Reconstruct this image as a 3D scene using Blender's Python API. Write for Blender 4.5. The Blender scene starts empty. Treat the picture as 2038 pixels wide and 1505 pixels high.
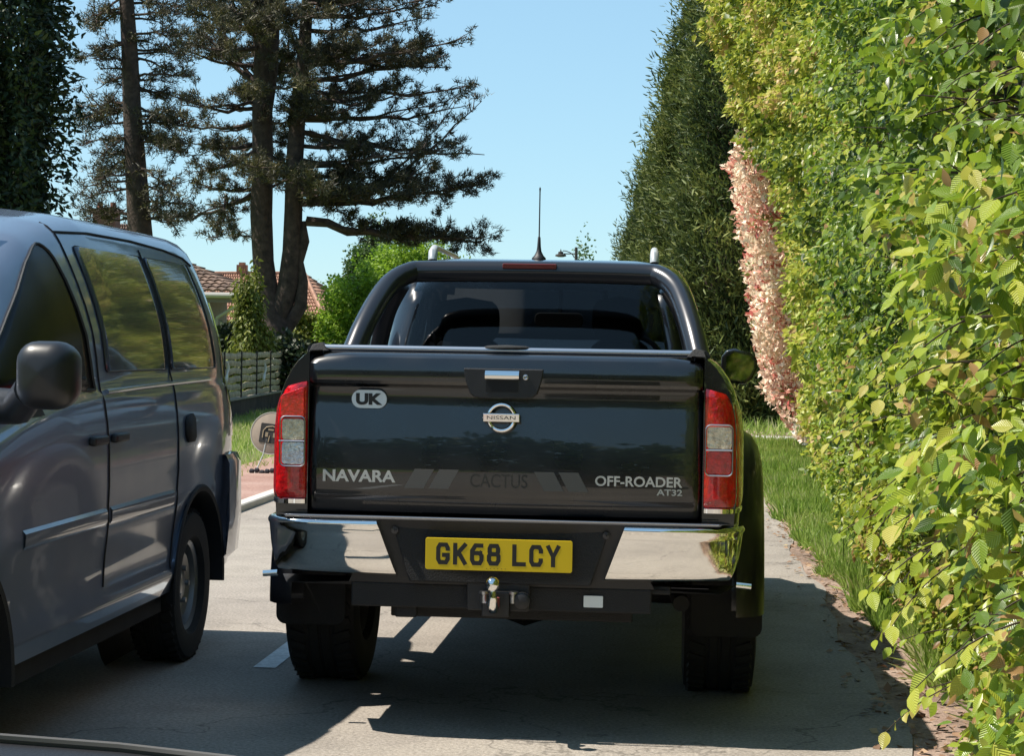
import bpy, bmesh, math, random
import numpy as np
from mathutils import Vector, Matrix
R = math.radians
rng = np.random.default_rng(7)
random.seed(7)
sc = bpy.context.scene
COL = sc.collection

# ---------------------------------------------------------------- camera
W0, H0, FPX = 2038.0, 1505.0, 3815.0
CAM = Vector((0.627, -7.0, 1.43))
yaw, pitch, roll = math.atan(328/FPX), -math.atan(60.7/FPX), 0.0175
F = Vector((-math.sin(yaw)*math.cos(pitch), math.cos(yaw)*math.cos(pitch), math.sin(pitch)))
R0 = Vector((math.cos(yaw), math.sin(yaw), 0)); U0 = R0.cross(F)
RR = R0*math.cos(roll)+U0*math.sin(roll); UU = U0*math.cos(roll)-R0*math.sin(roll)
cam = bpy.data.cameras.new('camera'); cam.sensor_width = 36; cam.sensor_fit = 'HORIZONTAL'
cam.lens = 36*FPX/W0; cam.clip_end = 3000; cam.clip_start = 0.05
camo = bpy.data.objects.new('camera', cam); COL.objects.link(camo)
camo.matrix_world = Matrix(((RR.x, UU.x, -F.x, CAM.x), (RR.y, UU.y, -F.y, CAM.y), (RR.z, UU.z, -F.z, CAM.z), (0, 0, 0, 1)))
sc.camera = camo

def P(px, py, d):
    "the world point seen at photo pixel (px,py) at distance d ahead along +Y: used to read real positions off the photo"
    v = F*FPX + RR*(px-W0/2) - UU*(py-H0/2)
    return CAM + v*(d/v.y)

# ---------------------------------------------------------------- light
SUN_EL, SUN_AZ = 59.0, -95.0            # azimuth clockwise from +Y: the sun stands to the left
wd = bpy.data.worlds.new("World"); sc.world = wd; wd.use_nodes = True
nt = wd.node_tree; bg = nt.nodes['Background']
sky = nt.nodes.new('ShaderNodeTexSky'); sky.sky_type = 'NISHITA'; sky.sun_disc = False
sky.sun_elevation = R(SUN_EL); sky.sun_rotation = R(SUN_AZ)
sky.air_density = 1.0; sky.dust_density = 0.0; sky.ozone_density = 4.0; sky.altitude = 0
gm_ = nt.nodes.new('ShaderNodeGamma'); gm_.inputs[1].default_value = .5      # an even, pale blue sky
mu_ = nt.nodes.new('ShaderNodeVectorMath'); mu_.operation = 'MULTIPLY'; mu_.inputs[1].default_value = (1.38, 1.86, 2.05)
nt.links.new(sky.outputs[0], gm_.inputs[0]); nt.links.new(gm_.outputs[0], mu_.inputs[0])
nt.links.new(mu_.outputs[0], bg.inputs[0]); bg.inputs[1].default_value = 0.12
sun = bpy.data.lights.new('sun', 'SUN'); sun.energy = 5.0; sun.angle = R(0.5); sun.color = (1.0, 0.93, 0.82)
suno = bpy.data.objects.new('sun', sun); COL.objects.link(suno)
sd = Vector((math.sin(R(SUN_AZ))*math.cos(R(SUN_EL)), math.cos(R(SUN_AZ))*math.cos(R(SUN_EL)), math.sin(R(SUN_EL))))
suno.rotation_euler = sd.to_track_quat('Z', 'Y').to_euler()
sc.view_settings.view_transform = 'Standard'; sc.view_settings.look = 'None'
sc.view_settings.exposure = 0.65; sc.view_settings.gamma = 1
sc.view_settings.use_curve_mapping = False
sc.cycles.max_bounces = 8; sc.cycles.transparent_max_bounces = 12
sc.cycles.use_denoising = True

# ---------------------------------------------------------------- helpers
def tag(o, label=None, cat=None, group=None, kind=None):
    if label: o['label'] = label
    if cat: o['category'] = cat
    if group: o['group'] = group
    if kind: o['kind'] = kind
    return o
def wloc(o):
    v = Vector((0, 0, 0))
    while o is not None:
        v = v + o.location; o = o.parent
    return v
def empty(name, loc=(0, 0, 0), parent=None):
    o = bpy.data.objects.new(name, None); COL.objects.link(o); o.empty_display_size = .2
    o.parent = parent
    o.location = Vector(loc) - (wloc(parent) if parent else Vector((0, 0, 0)))
    return o
def thing(name, label, cat, loc=(0, 0, 0), group=None):
    return tag(empty(name, loc), label, cat, group)

def link_mesh(name, me, mat, parent=None, smooth=True, sharp=40):
    o = bpy.data.objects.new(name, me); COL.objects.link(o)
    if mat is not None:
        for m in (mat if isinstance(mat, (list, tuple)) else [mat]): me.materials.append(m)
    if parent is not None:
        o.parent = parent
        me.transform(Matrix.Translation(-wloc(parent)))
    if smooth:
        me.shade_smooth()
        if sharp: me.set_sharp_from_angle(angle=R(sharp))
    return o

class MB:
    def __init__(s): s.v = []; s.f = []
    def add(s, vs, fs):
        n = len(s.v); s.v += [tuple(v) for v in vs]; s.f += [tuple(i+n for i in f) for f in fs]; return s
    def box(s, c, d, rot=None):
        x, y, z = d[0]/2, d[1]/2, d[2]/2
        vs = [Vector(p) for p in ((-x,-y,-z),(x,-y,-z),(x,y,-z),(-x,y,-z),(-x,-y,z),(x,-y,z),(x,y,z),(-x,y,z))]
        if rot is not None: vs = [rot @ v for v in vs]
        c = Vector(c)
        return s.add([v+c for v in vs], [(0,3,2,1),(4,5,6,7),(0,1,5,4),(1,2,6,5),(2,3,7,6),(3,0,4,7)])
    def grid(s, rows, closed=False, flip=False):
        n = len(rows[0]); fs = []
        for i in range(len(rows)-1):
            for j in range(n if closed else n-1):
                a, b = i*n+j, i*n+(j+1) % n
                q = (a, b, b+n, a+n); fs.append(q[::-1] if flip else q)
        return s.add([p for r in rows for p in r], fs)
    def tube(s, pts, rad, seg=10, cap=True, flat=1.0):
        pts = [Vector(p) for p in pts]; n = len(pts)
        if not isinstance(rad, (list, tuple)): rad = [rad]*n
        rows = []; up = None
        for i, p in enumerate(pts):
            t = (pts[min(i+1, n-1)] - pts[max(i-1, 0)]).normalized()
            if up is None: up = Vector((0, 0, 1)) if abs(t.z) < .9 else Vector((1, 0, 0))
            a = t.cross(up).normalized(); b = a.cross(t).normalized(); up = b
            rows.append([p + a*math.cos(2*math.pi*k/seg)*rad[i] + b*math.sin(2*math.pi*k/seg)*rad[i]*flat for k in range(seg)])
        base = len(s.v); s.grid(rows, closed=True)
        if cap:
            s.f.append(tuple(base+k for k in range(seg))[::-1]); s.f.append(tuple(base+(n-1)*seg+k for k in range(seg)))
        return s
    def lathe(s, c, prof, seg=32, axis='X', sgn=1):
        "prof: list of (along axis, radius)"
        c = Vector(c); rows = []
        for a, r in prof:
            row = []
            for k in range(seg):
                t = 2*math.pi*k/seg; u, w = math.cos(t)*r, math.sin(t)*r
                row.append(c + (Vector((a*sgn, u, w)) if axis == 'X' else Vector((u, a*sgn, w)) if axis == 'Y' else Vector((u, w, a*sgn))))
            rows.append(row)
        return s.grid(rows, closed=True)
    def prism(s, poly, y0, y1):
        "polygon in XZ extruded along Y"
        n = len(poly)
        vs = [(x, y0, z) for x, z in poly] + [(x, y1, z) for x, z in poly]
        fs = [tuple(range(n)), tuple(range(2*n-1, n-1, -1))] + [(i, i+n, (i+1) % n+n, (i+1) % n) for i in range(n)]
        return s.add(vs, fs)
    def mesh(s, name):
        me = bpy.data.meshes.new(name); me.from_pydata([tuple(v) for v in s.v], [], s.f); me.update()
        bm = bmesh.new(); bm.from_mesh(me); bmesh.ops.recalc_face_normals(bm, faces=bm.faces[:]); bm.to_mesh(me); bm.free()
        return me
    def build(s, name, mat, parent=None, smooth=True, bevel=0, seg=2, solid=0, sharp=40, subsurf=0):
        o = link_mesh(name, s.mesh(name), mat, parent, smooth, sharp)
        if solid:
            m = o.modifiers.new('solidify', 'SOLIDIFY'); m.thickness = solid; m.offset = 0
        if bevel:
            m = o.modifiers.new('bevel', 'BEVEL'); m.width = bevel; m.segments = seg; m.limit_method = 'ANGLE'; m.angle_limit = R(35)
            m.harden_normals = False
        if subsurf:
            m = o.modifiers.new('subsurf', 'SUBSURF'); m.levels = subsurf; m.render_levels = subsurf
        return o

def rrect(x0, x1, z0, z1, r, n=5):
    out = []
    for cx, cz, a0 in ((x1-r, z1-r, 0), (x0+r, z1-r, 90), (x0+r, z0+r, 180), (x1-r, z0+r, 270)):
        for k in range(n+1):
            a = R(a0+90*k/n); out.append((cx+r*math.cos(a), cz+r*math.sin(a)))
    return out
def lerp(tab, t):
    if t <= tab[0][0]: return tab[0][1]
    for (a, va), (b, vb) in zip(tab, tab[1:]):
        if t <= b: return va+(vb-va)*(t-a)/(b-a)
    return tab[-1][1]
def text_mesh(name, body, size, mat, parent, loc, width=None, height=None, extrude=.003, offset=0, spacing=1, rot=None, shear=0):
    cu = bpy.data.curves.new(name, 'FONT'); cu.body = body; cu.size = size; cu.extrude = extrude; cu.offset = offset
    cu.align_x = 'CENTER'; cu.align_y = 'CENTER'; cu.space_character = spacing; cu.shear = shear; cu.resolution_u = 6
    t = bpy.data.objects.new(name, cu); COL.objects.link(t)
    dg = bpy.context.evaluated_depsgraph_get(); me = bpy.data.meshes.new_from_object(t.evaluated_get(dg)); bpy.data.objects.remove(t)
    xs = [v.co.x for v in me.vertices]; ys = [v.co.y for v in me.vertices]
    sx = width/(max(xs)-min(xs)) if width else 1; sy = height/(max(ys)-min(ys)) if height else sx
    cx, cy = (max(xs)+min(xs))/2, (max(ys)+min(ys))/2
    for v in me.vertices: v.co = ((v.co.x-cx)*sx, (v.co.y-cy)*sy, v.co.z)
    me.transform(Matrix.Rotation(R(90), 4, 'X') if rot is None else rot); me.transform(Matrix.Translation(loc))
    return link_mesh(name, me, mat, parent, smooth=False)

def dup(root, delta=(0, 0, 0), label=None):
    r = root.copy(); COL.objects.link(r); r.location = root.location + Vector(delta)
    if label: r['label'] = label
    for ch in list(root.children):
        c = ch.copy(); COL.objects.link(c); c.parent = r
        for g in ch.children:
            d = g.copy(); COL.objects.link(d); d.parent = c
    return r

# ---------------------------------------------------------------- materials
def newmat(name):
    m = bpy.data.materials.new(name); m.use_nodes = True
    n = m.node_tree; return m, n, n.nodes['Principled BSDF'], n.links
def prin(name, col, rough=.5, metal=0, coat=0, coat_r=.03, noise=0, nscale=8, bump=0, bscale=40, spec=.5, ior=1.5, col2=None, rnoise=0, sheen=0):
    m, n, p, L = newmat(name)
    p.inputs['Base Color'].default_value = (*col, 1); p.inputs['Roughness'].default_value = rough
    p.inputs['Metallic'].default_value = metal; p.inputs['Coat Weight'].default_value = coat; p.inputs['Coat Roughness'].default_value = coat_r
    p.inputs['Specular IOR Level'].default_value = spec; p.inputs['IOR'].default_value = ior
    tc = n.nodes.new('ShaderNodeTexCoord')
    if noise or col2:
        t = n.nodes.new('ShaderNodeTexNoise'); t.inputs['Scale'].default_value = nscale; t.inputs['Detail'].default_value = 8
        t.inputs['Roughness'].default_value = .65
        L.new(tc.outputs['Object'], t.inputs['Vector'])
        r = n.nodes.new('ShaderNodeValToRGB'); r.color_ramp.elements[0].position = .3; r.color_ramp.elements[1].position = .7
        c2 = col2 or tuple(min(1, c*(1+noise)) for c in col)
        c1 = col if col2 else tuple(c*(1-noise) for c in col)
        r.color_ramp.elements[0].color = (*c1, 1); r.color_ramp.elements[1].color = (*c2, 1)
        L.new(t.outputs['Fac'], r.inputs['Fac']); L.new(r.outputs['Color'], p.inputs['Base Color'])
    if rnoise:
        t = n.nodes.new('ShaderNodeTexNoise'); t.inputs['Scale'].default_value = 5; t.inputs['Detail'].default_value = 7
        L.new(tc.outputs['Object'], t.inputs['Vector'])
        mr = n.nodes.new('ShaderNodeMapRange'); mr.inputs['To Min'].default_value = max(0, rough-rnoise); mr.inputs['To Max'].default_value = rough+rnoise
        mr.inputs['From Min'].default_value = .3; mr.inputs['From Max'].default_value = .7
        L.new(t.outputs['Fac'], mr.inputs['Value']); L.new(mr.outputs[0], p.inputs['Roughness'])
        if coat:
            mr2 = n.nodes.new('ShaderNodeMapRange'); mr2.inputs['To Min'].default_value = coat_r*.4; mr2.inputs['To Max'].default_value = coat_r*2.2
            mr2.inputs['From Min'].default_value = .35; mr2.inputs['From Max'].default_value = .7
            L.new(t.outputs['Fac'], mr2.inputs['Value']); L.new(mr2.outputs[0], p.inputs['Coat Roughness'])
    if bump:
        t = n.nodes.new('ShaderNodeTexNoise'); t.inputs['Scale'].default_value = bscale; t.inputs['Detail'].default_value = 6
        L.new(tc.outputs['Object'], t.inputs['Vector'])
        b = n.nodes.new('ShaderNodeBump'); b.inputs['Strength'].default_value = bump; b.inputs['Distance'].default_value = .02
        L.new(t.outputs['Fac'], b.inputs['Height']); L.new(b.outputs[0], p.inputs['Normal'])
    return m
def glass(name, tint, refl_rough=.02, ior=1.5):
    m, n, p, L = newmat(name); n.nodes.remove(p)
    out = n.nodes['Material Output']; tr = n.nodes.new('ShaderNodeBsdfTransparent'); tr.inputs[0].default_value = (*tint, 1)
    gl = n.nodes.new('ShaderNodeBsdfGlossy'); gl.inputs['Roughness'].default_value = refl_rough; gl.inputs[0].default_value = (1, 1, 1, 1)
    fr = n.nodes.new('ShaderNodeFresnel'); fr.inputs[0].default_value = ior
    mx = n.nodes.new('ShaderNodeMixShader'); L.new(fr.outputs[0], mx.inputs[0]); L.new(tr.outputs[0], mx.inputs[1]); L.new(gl.outputs[0], mx.inputs[2])
    L.new(mx.outputs[0], out.inputs[0]); return m
def leafmat(name, stops, trans=.4, rough=.45, veins=False, spec=.4, tcol=1.0):
    m, n, p, L = newmat(name)
    a = n.nodes.new('ShaderNodeAttribute'); a.attribute_name = 'tint'
    r = n.nodes.new('ShaderNodeValToRGB'); cr = r.color_ramp
    while len(cr.elements) < len(stops): cr.elements.new(.5)
    for e, (pos, c) in zip(cr.elements, stops): e.position = pos; e.color = (*c, 1)
    L.new(a.outputs['Fac'], r.inputs['Fac']); col = r.outputs['Color']
    p.inputs['Roughness'].default_value = rough; p.inputs['Specular IOR Level'].default_value = spec
    if veins:
        uv = n.nodes.new('ShaderNodeUVMap'); uv.uv_map = 'UVMap'; sp = n.nodes.new('ShaderNodeSeparateXYZ'); L.new(uv.outputs[0], sp.inputs[0])
        ab = n.nodes.new('ShaderNodeMath'); ab.operation = 'ABSOLUTE'; L.new(sp.outputs[0], ab.inputs[0])
        m1 = n.nodes.new('ShaderNodeMath'); m1.operation = 'MULTIPLY_ADD'; m1.inputs[1].default_value = -.9; L.new(ab.outputs[0], m1.inputs[0]); L.new(sp.outputs[1], m1.inputs[2])
        m2 = n.nodes.new('ShaderNodeMath'); m2.operation = 'MULTIPLY'; m2.inputs[1].default_value = 62; L.new(m1.outputs[0], m2.inputs[0])
        s = n.nodes.new('ShaderNodeMath'); s.operation = 'SINE'; L.new(m2.outputs[0], s.inputs[0])
        b = n.nodes.new('ShaderNodeBump'); b.inputs['Strength'].default_value = .45; b.inputs['Distance'].default_value = .0028
        L.new(s.outputs[0], b.inputs['Height']); L.new(b.outputs[0], p.inputs['Normal'])
        mr = n.nodes.new('ShaderNodeMapRange'); mr.inputs['From Min'].default_value = -1; mr.inputs['To Min'].default_value = .90; mr.inputs['To Max'].default_value = 1.05
        L.new(s.outputs[0], mr.inputs['Value'])
        vm = n.nodes.new('ShaderNodeVectorMath'); vm.operation = 'SCALE'; L.new(col, vm.inputs[0]); L.new(mr.outputs[0], vm.inputs['Scale']); col = vm.outputs[0]
    L.new(col, p.inputs['Base Color'])
    tb = n.nodes.new('ShaderNodeBsdfTranslucent'); L.new(col, tb.inputs[0])
    mx = n.nodes.new('ShaderNodeMixShader'); mx.inputs[0].default_value = trans
    L.new(p.outputs[0], mx.inputs[1]); L.new(tb.outputs[0], mx.inputs[2]); L.new(mx.outputs[0], n.nodes['Material Output'].inputs[0])
    return m

M = {}
M['black_paint'] = prin('black_paint', (.0035, .0035, .005), .3, 0, 1, .02, rnoise=.08)
M['van_paint'] = prin('van_paint', (.18, .22, .30), .42, .6, 1, .04, rnoise=.05)
M['chrome'] = prin('chrome', (.86, .85, .83), .05, 1, rnoise=.03)
M['satin'] = prin('satin_metal', (.5, .5, .52), .3, 1)
M['silver'] = prin('silver_plastic', (.6, .6, .58), .3, .4)
M['plastic'] = prin('black_plastic', (.012, .012, .014), .5, bump=.15, bscale=300)
M['rough_plastic'] = prin('rough_plastic', (.011, .011, .012), .75, bump=.3, bscale=200)
M['rubber'] = prin('rubber', (.011, .011, .011), .8, bump=.2, bscale=120, noise=.4)
M['under'] = prin('underbody', (.008, .008, .009), .8, noise=.5)
M['cover'] = prin('roller_cover', (.03, .03, .034), .45)
M['bar'] = prin('bar_paint', (.02, .02, .024), .3, .4, .6, .12)
M['glass_rear'] = glass('tinted_glass', (.46, .48, .50), ior=1.38)
M['glass_side'] = glass('side_glass', (.2, .22, .23))
M['glass_front'] = glass('windscreen_glass', (.86, .9, .88))
M['mirror_glass'] = prin('mirror_glass', (.16, .17, .16), .03, 1)
M['flare'] = prin('flare_paint', (.006, .006, .008), .35, 0, .35, .12)
M['mirror_plastic'] = prin('mirror_plastic', (.012, .012, .014), .4)
M['red_lens'] = prin('red_lens', (.5, .004, .006), .12, 0, 1, .03, noise=.5, nscale=45, bump=.25, bscale=60)
M['sunlit_red'] = prin('sunlit_red_lens', (.75, .012, .012), .1, 0, 1, .03, noise=.35, nscale=50, bump=.25, bscale=70)
M['clear_lens'] = prin('clear_lens', (.8, .8, .8), .1, .3, 1, .02, noise=.45, nscale=70, bump=.5, bscale=80)
M['amber_lens'] = prin('amber_lens', (.75, .58, .42), .15, .2, 1, .02, noise=.45, nscale=60, bump=.5, bscale=80)
M['brake_lens'] = prin('brake_lens', (.16, .02, .015), .25, 0, .5)
M['plate_yellow'] = prin('plate_yellow', (.72, .5, .015), .35, spec=.3)
M['plate_black'] = prin('plate_black', (.012, .012, .012), .4)
M['sticker_white'] = prin('sticker_white', (.75, .78, .78), .4)
M['decal'] = prin('decal_grey', (.11, .10, .09), .45)
M['decal_dark'] = prin('decal_dark', (.03, .027, .022), .5)
M['interior'] = prin('interior', (.02, .02, .022), .8)
M['seat'] = prin('seat_cloth', (.03, .03, .034), .95, spec=.1)
M['alloy'] = prin('alloy', (.32, .32, .33), .35, .8)
M['steel_rim'] = prin('steel_rim', (.3, .3, .3), .4, .8)
# ================================================================ WHEEL
def wheel(parent, xo, y, z, r, w, side, rim_r, rim_mat, spokes=0, tread=True):
    "xo: outer face x, side +1/-1 outward"
    e = empty('wheel', (xo-side*w/2, y, z), parent)
    c = (xo-side*w/2, y, z); h = w/2
    b = MB()
    prof = [(-h*.75, rim_r*.98), (-h*.98, rim_r*1.08), (-h*1.04, (rim_r+r)/2), (-h*.98, r*.955), (-h*.82, r*.99), (-h*.45, r), (-h*.40, r*.985), (-h*.32, r*.985), (-h*.28, r),
            (-h*.06, r), (-h*.03, r*.985), (h*.03, r*.985), (h*.06, r), (h*.28, r), (h*.32, r*.985), (h*.40, r*.985), (h*.45, r), (h*.82, r*.99), (h*.98, r*.955), (h*1.04, (rim_r+r)/2), (h*.98, rim_r*1.08), (h*.75, rim_r*.98)]
    b.lathe(c, prof, 64, 'X', side)
    if tread:
        for k in range(44):
            a = 2*math.pi*k/44
            for sx in (-1, 1):
                rot = Matrix.Rotation(a, 3, 'X')
                p = Vector(c) + Vector((sx*h*.66, 0, 0)) + rot @ Vector((0, 0, r*.996))
                b.box(p, (h*.46, .028, .022), rot @ Matrix.Rotation(sx*.35, 3, 'Z'))
    b.build('tyre', M['rubber'], e)
    b = MB()
    b.lathe(c, [(h*.75, rim_r), (h*.70, rim_r*.97), (h*.62, rim_r*.90), (h*.1, rim_r*.86), (-h*.5, rim_r*.86), (-h*.8, rim_r*.98)], 48, 'X', side)
    if spokes:
        for k in range(spokes):
            a = 2*math.pi*k/spokes; rot = Matrix.Rotation(a, 3, 'X')
            b.box(Vector(c)+Vector((side*h*.5, 0, 0))+rot @ Vector((0, 0, rim_r*.5)), (.03, .06, rim_r*.85), rot)
        b.lathe(c, [(h*.6, .001), (h*.6, .055), (h*.3, .075)], 20, 'X', side)
    else:
        b.lathe(c, [(h*.52, .001), (h*.52, .055), (h*.42, .07), (h*.34, .09), (h*.38, rim_r*.6), (h*.48, rim_r*.72), (h*.36, rim_r*.82), (h*.3, rim_r*.88)], 40, 'X', side)
        for k in range(5):
            a = 2*math.pi*k/5
            b.lathe(Vector(c)+Vector((side*h*.36, math.cos(a)*.075, math.sin(a)*.075)), [(.03, .001), (.03, .012), (0, .014)], 8, 'X', side)
    b.build('rim', rim_mat, e)
    b = MB(); b.lathe(c, [(h*.0, .01), (h*.0, rim_r*.7), (-h*.1, rim_r*.7), (-h*.1, .01)], 24, 'X', side)
    b.build('brake_disc', M['under'], e)
    return e

# ================================================================ PICKUP TRUCK
truck = thing('pickup_truck', 'black double cab pickup truck seen from behind, with sports bar and chrome bumper corners', 'pickup truck', (0, 2.4, 0))
AX = (1.15, 4.30); WZ = .405; ARCH = .52
BEDPROF = [(.84, .60), (.866, .75), (.876, .9), (.874, 1.12), (.868, 1.18), (.857, 1.24), (.842, 1.285), (.82, 1.33), (.795, 1.365), (.772, 1.388), (.75, 1.402), (.735, 1.408), (.70, 1.41), (.695, 1.39)]
def ztop(y): return lerp([(0, 1.41), (1.5, 1.41), (1.75, 1.33), (3.6, 1.30), (3.9, 1.24), (4.6, 1.16), (5.0, 1.02), (5.15, .92)], y)
def xsc(y):
    if y < .18: return 1-.03*(1-y/.18)**2
    if y > 4.3: return 1-.14*((y-4.3)/.85)**2
    return 1
def zbot(y):
    z = .56
    for a in AX:
        if abs(y-a) < ARCH: z = max(z, WZ+math.sqrt(ARCH**2-(y-a)**2))
    return z
def side_row(y, s, off=0):
    zt, zb = ztop(y), zbot(y); out = []
    for x, z in BEDPROF:
        zz = z if z <= .9 else .9+(z-.9)*(zt-.9)/(1.41-.9)
        zz = max(zz, zb)
        out.append((s*(x*xsc(y)+off), y, zz))
    return out
b = MB()
ys = sorted(set([0, .01, .03, .06, .1, .18] + list(np.linspace(.25, 4.9, 94)) + [5.0, 5.08, 5.13, 5.15]))
for s in (-1, 1): b.grid([side_row(y, s) for y in ys])
# bed posts beside the tailgate, rear face
for s in (-1, 1):
    pts = side_row(0, s)
    inner = [(s*.727, 0.0, p[2]) for p in pts[:11]] + [(s*.727, 0, pts[11][2])]
    b.grid([pts[:12], inner])
    b.grid([inner, [(x, .3, z) for x, y, z in inner]])
# bonnet, scuttle and nose
hood = [y for y in ys if y >= 3.7]
rows = []
for y in hood:
    e = side_row(y, 1)[-2]
    rows.append([(e[0]*t, y, e[2]+.05*(1-t*t)*(1 if y < 5 else .3)) for t in np.linspace(-1, 1, 13)])
b.grid(rows)
e = side_row(5.15, 1); b.add([(x, y, z) for x, y, z in e]+[(-x, y, z) for x, y, z in e[::-1]], [tuple(range(2*len(e)))])
b.build('body', M['black_paint'], truck, sharp=35)
# underbody, chassis, axle
b = MB()
b.box((0, 2.65, .66), (1.62, 4.6, .12)); b.box((.42, 2.4, .56), (.09, 4.6, .14)); b.box((-.42, 2.4, .56), (.09, 4.6, .14))
b.box((0, 2.6, 1.0), (1.5, 4.6, .5)); b.box((.05, 2.4, .47), (.5, .9, .2)); b.box((-.2, 3.9, .42), (.9, .5, .14))
for a in AX: b.tube([(-.72, a, WZ), (.72, a, WZ)], .05)
b.lathe((0.0, AX[0], WZ), [(-.16, .05), (-.1, .13), (0, .165), (.1, .13), (.16, .05)], 20, 'X')
for s in (-1, 1):
    b.tube([(s*.52, .45, .58), (s*.55, .8, .44), (s*.55, 1.15, .40), (s*.55, 1.7, .46), (s*.52, 2.2, .56)], .028)
    b.tube([(s*.42, 1.0, .46), (s*.36, .9, .78)], .03)
b.build('underbody', M['under'], truck, smooth=False)
b = MB(); b.lathe((0, .72, .52), [(-.1, .2), (-.11, .3), (-.08, .36), (0, .37), (.08, .36), (.11, .3), (.1, .2), (.03, .18), (.03, .02)], 40, 'Z')
b.build('spare_wheel', M['rubber'], truck)
b = MB(); b.tube([(.55, 3, .45), (.58, 1.9, .45), (.6, 1.5, .48), (.62, .8, .5), (.66, .35, .46)], .032)
b.lathe((.4, 2.3, .45), [(-.35, .03), (-.32, .1), (.32, .1), (.35, .03)], 20, 'Y'); b.build('exhaust', M['under'], truck)
# wheels and flares
for a in AX:
    for s in (-1, 1):
        wheel(truck, s*.965, a, WZ, WZ, .29, s, .225, M['alloy'], spokes=6)
        rows = []
        for t in np.linspace(-14, 194, 42):
            c, sn = math.cos(R(t)), math.sin(R(t)); k = 1
            prof = [(.872, .705), (.90, .70), (.945, .672), (.972, .63), (.985, .58), (.985, .545), (.975, .52), (.93, .515), (.86, .515)]
            rows.append([(s*x*(1 if a < 3 else .985), a+r*c, max(WZ+.0+r*sn, .4)) for x, r in prof])
        MB().grid(rows).build('wheel_arch_flare', M['flare'], truck, sharp=50)
# mudflaps
for s in (-1, 1):
    poly = rrect(-.985, -.70, .285, .60, .04) if s < 0 else rrect(.70, .985, .285, .60, .04)
    MB().prism(poly, .70, .712).build('mudflap', M['rough_plastic'], truck, smooth=False, bevel=.003)
# side steps
for s in (-1, 1):
    b = MB(); b.tube([(s*.70, 1.72, .56), (s*.93, 1.78, .46), (s*.955, 1.9, .45), (s*.955, 3.6, .45), (s*.93, 3.72, .46), (s*.7, 3.78, .56)], .038, 14)
    b.build('side_step', M['bar'], truck)

# ---- tailgate
TG = [(.055, .80), (.02, .802), (-.004, .815), (-.010, .83), (-.010, .86), (-.016, .875), (-.020, .9), (-.0225, .94), (-.021, 1.0), (-.012, 1.1), (.003, 1.2), (.012, 1.262), (.008, 1.276), (-.026, 1.288), (-.034, 1.30), (-.036, 1.33), (-.032, 1.36), (-.022, 1.385), (-.006, 1.398), (.02, 1.404), (.055, 1.404)]
b = MB()
xs = [-.722, -.718, -.708, -.69]+list(np.linspace(-.66, .66, 23))+[.69, .708, .718, .722]
rows = []
for x in xs:
    k = 0 if abs(x) < .7 else (abs(x)-.70)/.022
    bow = .012*(x/.72)**2
    rows.append([(x, y+bow+(.012*k*k if y < .05 else 0), z-(.018*max(0, (abs(x)-.58)/.14)**2 if z > 1.37 else 0)) for y, z in TG])
b.grid(rows); b.grid([rows[0], [(p[0], .06, p[2]) for p in rows[0]]]); b.grid([rows[-1], [(p[0], .06, p[2]) for p in rows[-1]]])
tg = b.build('tailgate', M['black_paint'], truck, sharp=28)
# handle bezel
b = MB(); b.prism([(-.149, 1.352), (-.143, 1.31), (-.125, 1.26), (-.108, 1.247), (-.085, 1.243), (.08, 1.243), (.103, 1.247), (.12, 1.26), (.138, 1.31), (.144, 1.352)], -.042, .0)
hz = b.build('handle_bezel', M['plastic'], tg, smooth=False, bevel=.004)
b = MB(); b.prism([(-.066, 1.338), (-.066, 1.268), (.052, 1.268), (.052, 1.338)], -.0445, -.03); b.build('handle_recess', M['under'], tg, smooth=False)
b = MB()
rows = [[(x, -.045-.016*math.sin(math.pi*t)**.6, 1.309+.036*(1-t)) for t in np.linspace(0, 1, 9)] for x in (-.069, -.068, -.05, 0, .04, .054, .055)]
b.grid(rows); b.add([rows[0][0], rows[0][-1], rows[-1][-1], rows[-1][0]], [(0, 1, 2, 3)]); b.add(rows[0], [tuple(range(9))]); b.add(rows[-1], [tuple(range(9))])
b.build('handle', M['chrome'], tg, sharp=50)
b = MB(); b.lathe((.079, -.042, 1.322), [(0, .011), (-.005, .010), (-.006, .006), (-.004, .002)], 16, 'Y'); b.build('lock', M['satin'], tg)
# emblem: chrome ring crossed by a bar
EX, EZ, EY = -.008, 1.173, -.028
b = MB(); rows = []
for k in range(48):
    a = 2*math.pi*k/48; rows.append([(EX+(.048+.009*math.cos(u))*math.cos(a), EY+.010*-math.sin(u), EZ+(.048+.009*math.cos(u))*math.sin(a)) for u in np.linspace(0, 2*math.pi, 12, endpoint=False)])
rows.append(rows[0]); b.grid(rows, closed=True)
b.prism(rrect(EX-.068, EX+.068, EZ-.0155, EZ+.0155, .004), EY-.018, EY+.006)
em = b.build('emblem', M['chrome'], tg, bevel=.003, sharp=30)
text_mesh('emblem_lettering', 'NISSAN', .02, M['plate_black'], em, (EX, EY-.0186, EZ), width=.105, height=.013, extrude=.0008)
text_mesh('badge_lettering', 'NAVARA', .05, M['silver'], tg, (-.532, -.0185, .947), width=.27, height=.044, extrude=.003, offset=.0014)
text_mesh('badge_lettering', 'OFF-ROADER', .05, M['silver'], tg, (.496, -.0195, .949), width=.317, height=.037, extrude=.003, offset=.0010)
text_mesh('badge_lettering', 'AT32', .05, M['silver'], tg, (.608, -.0160, .912), width=.093, height=.023, extrude=.003, offset=.001)
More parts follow.
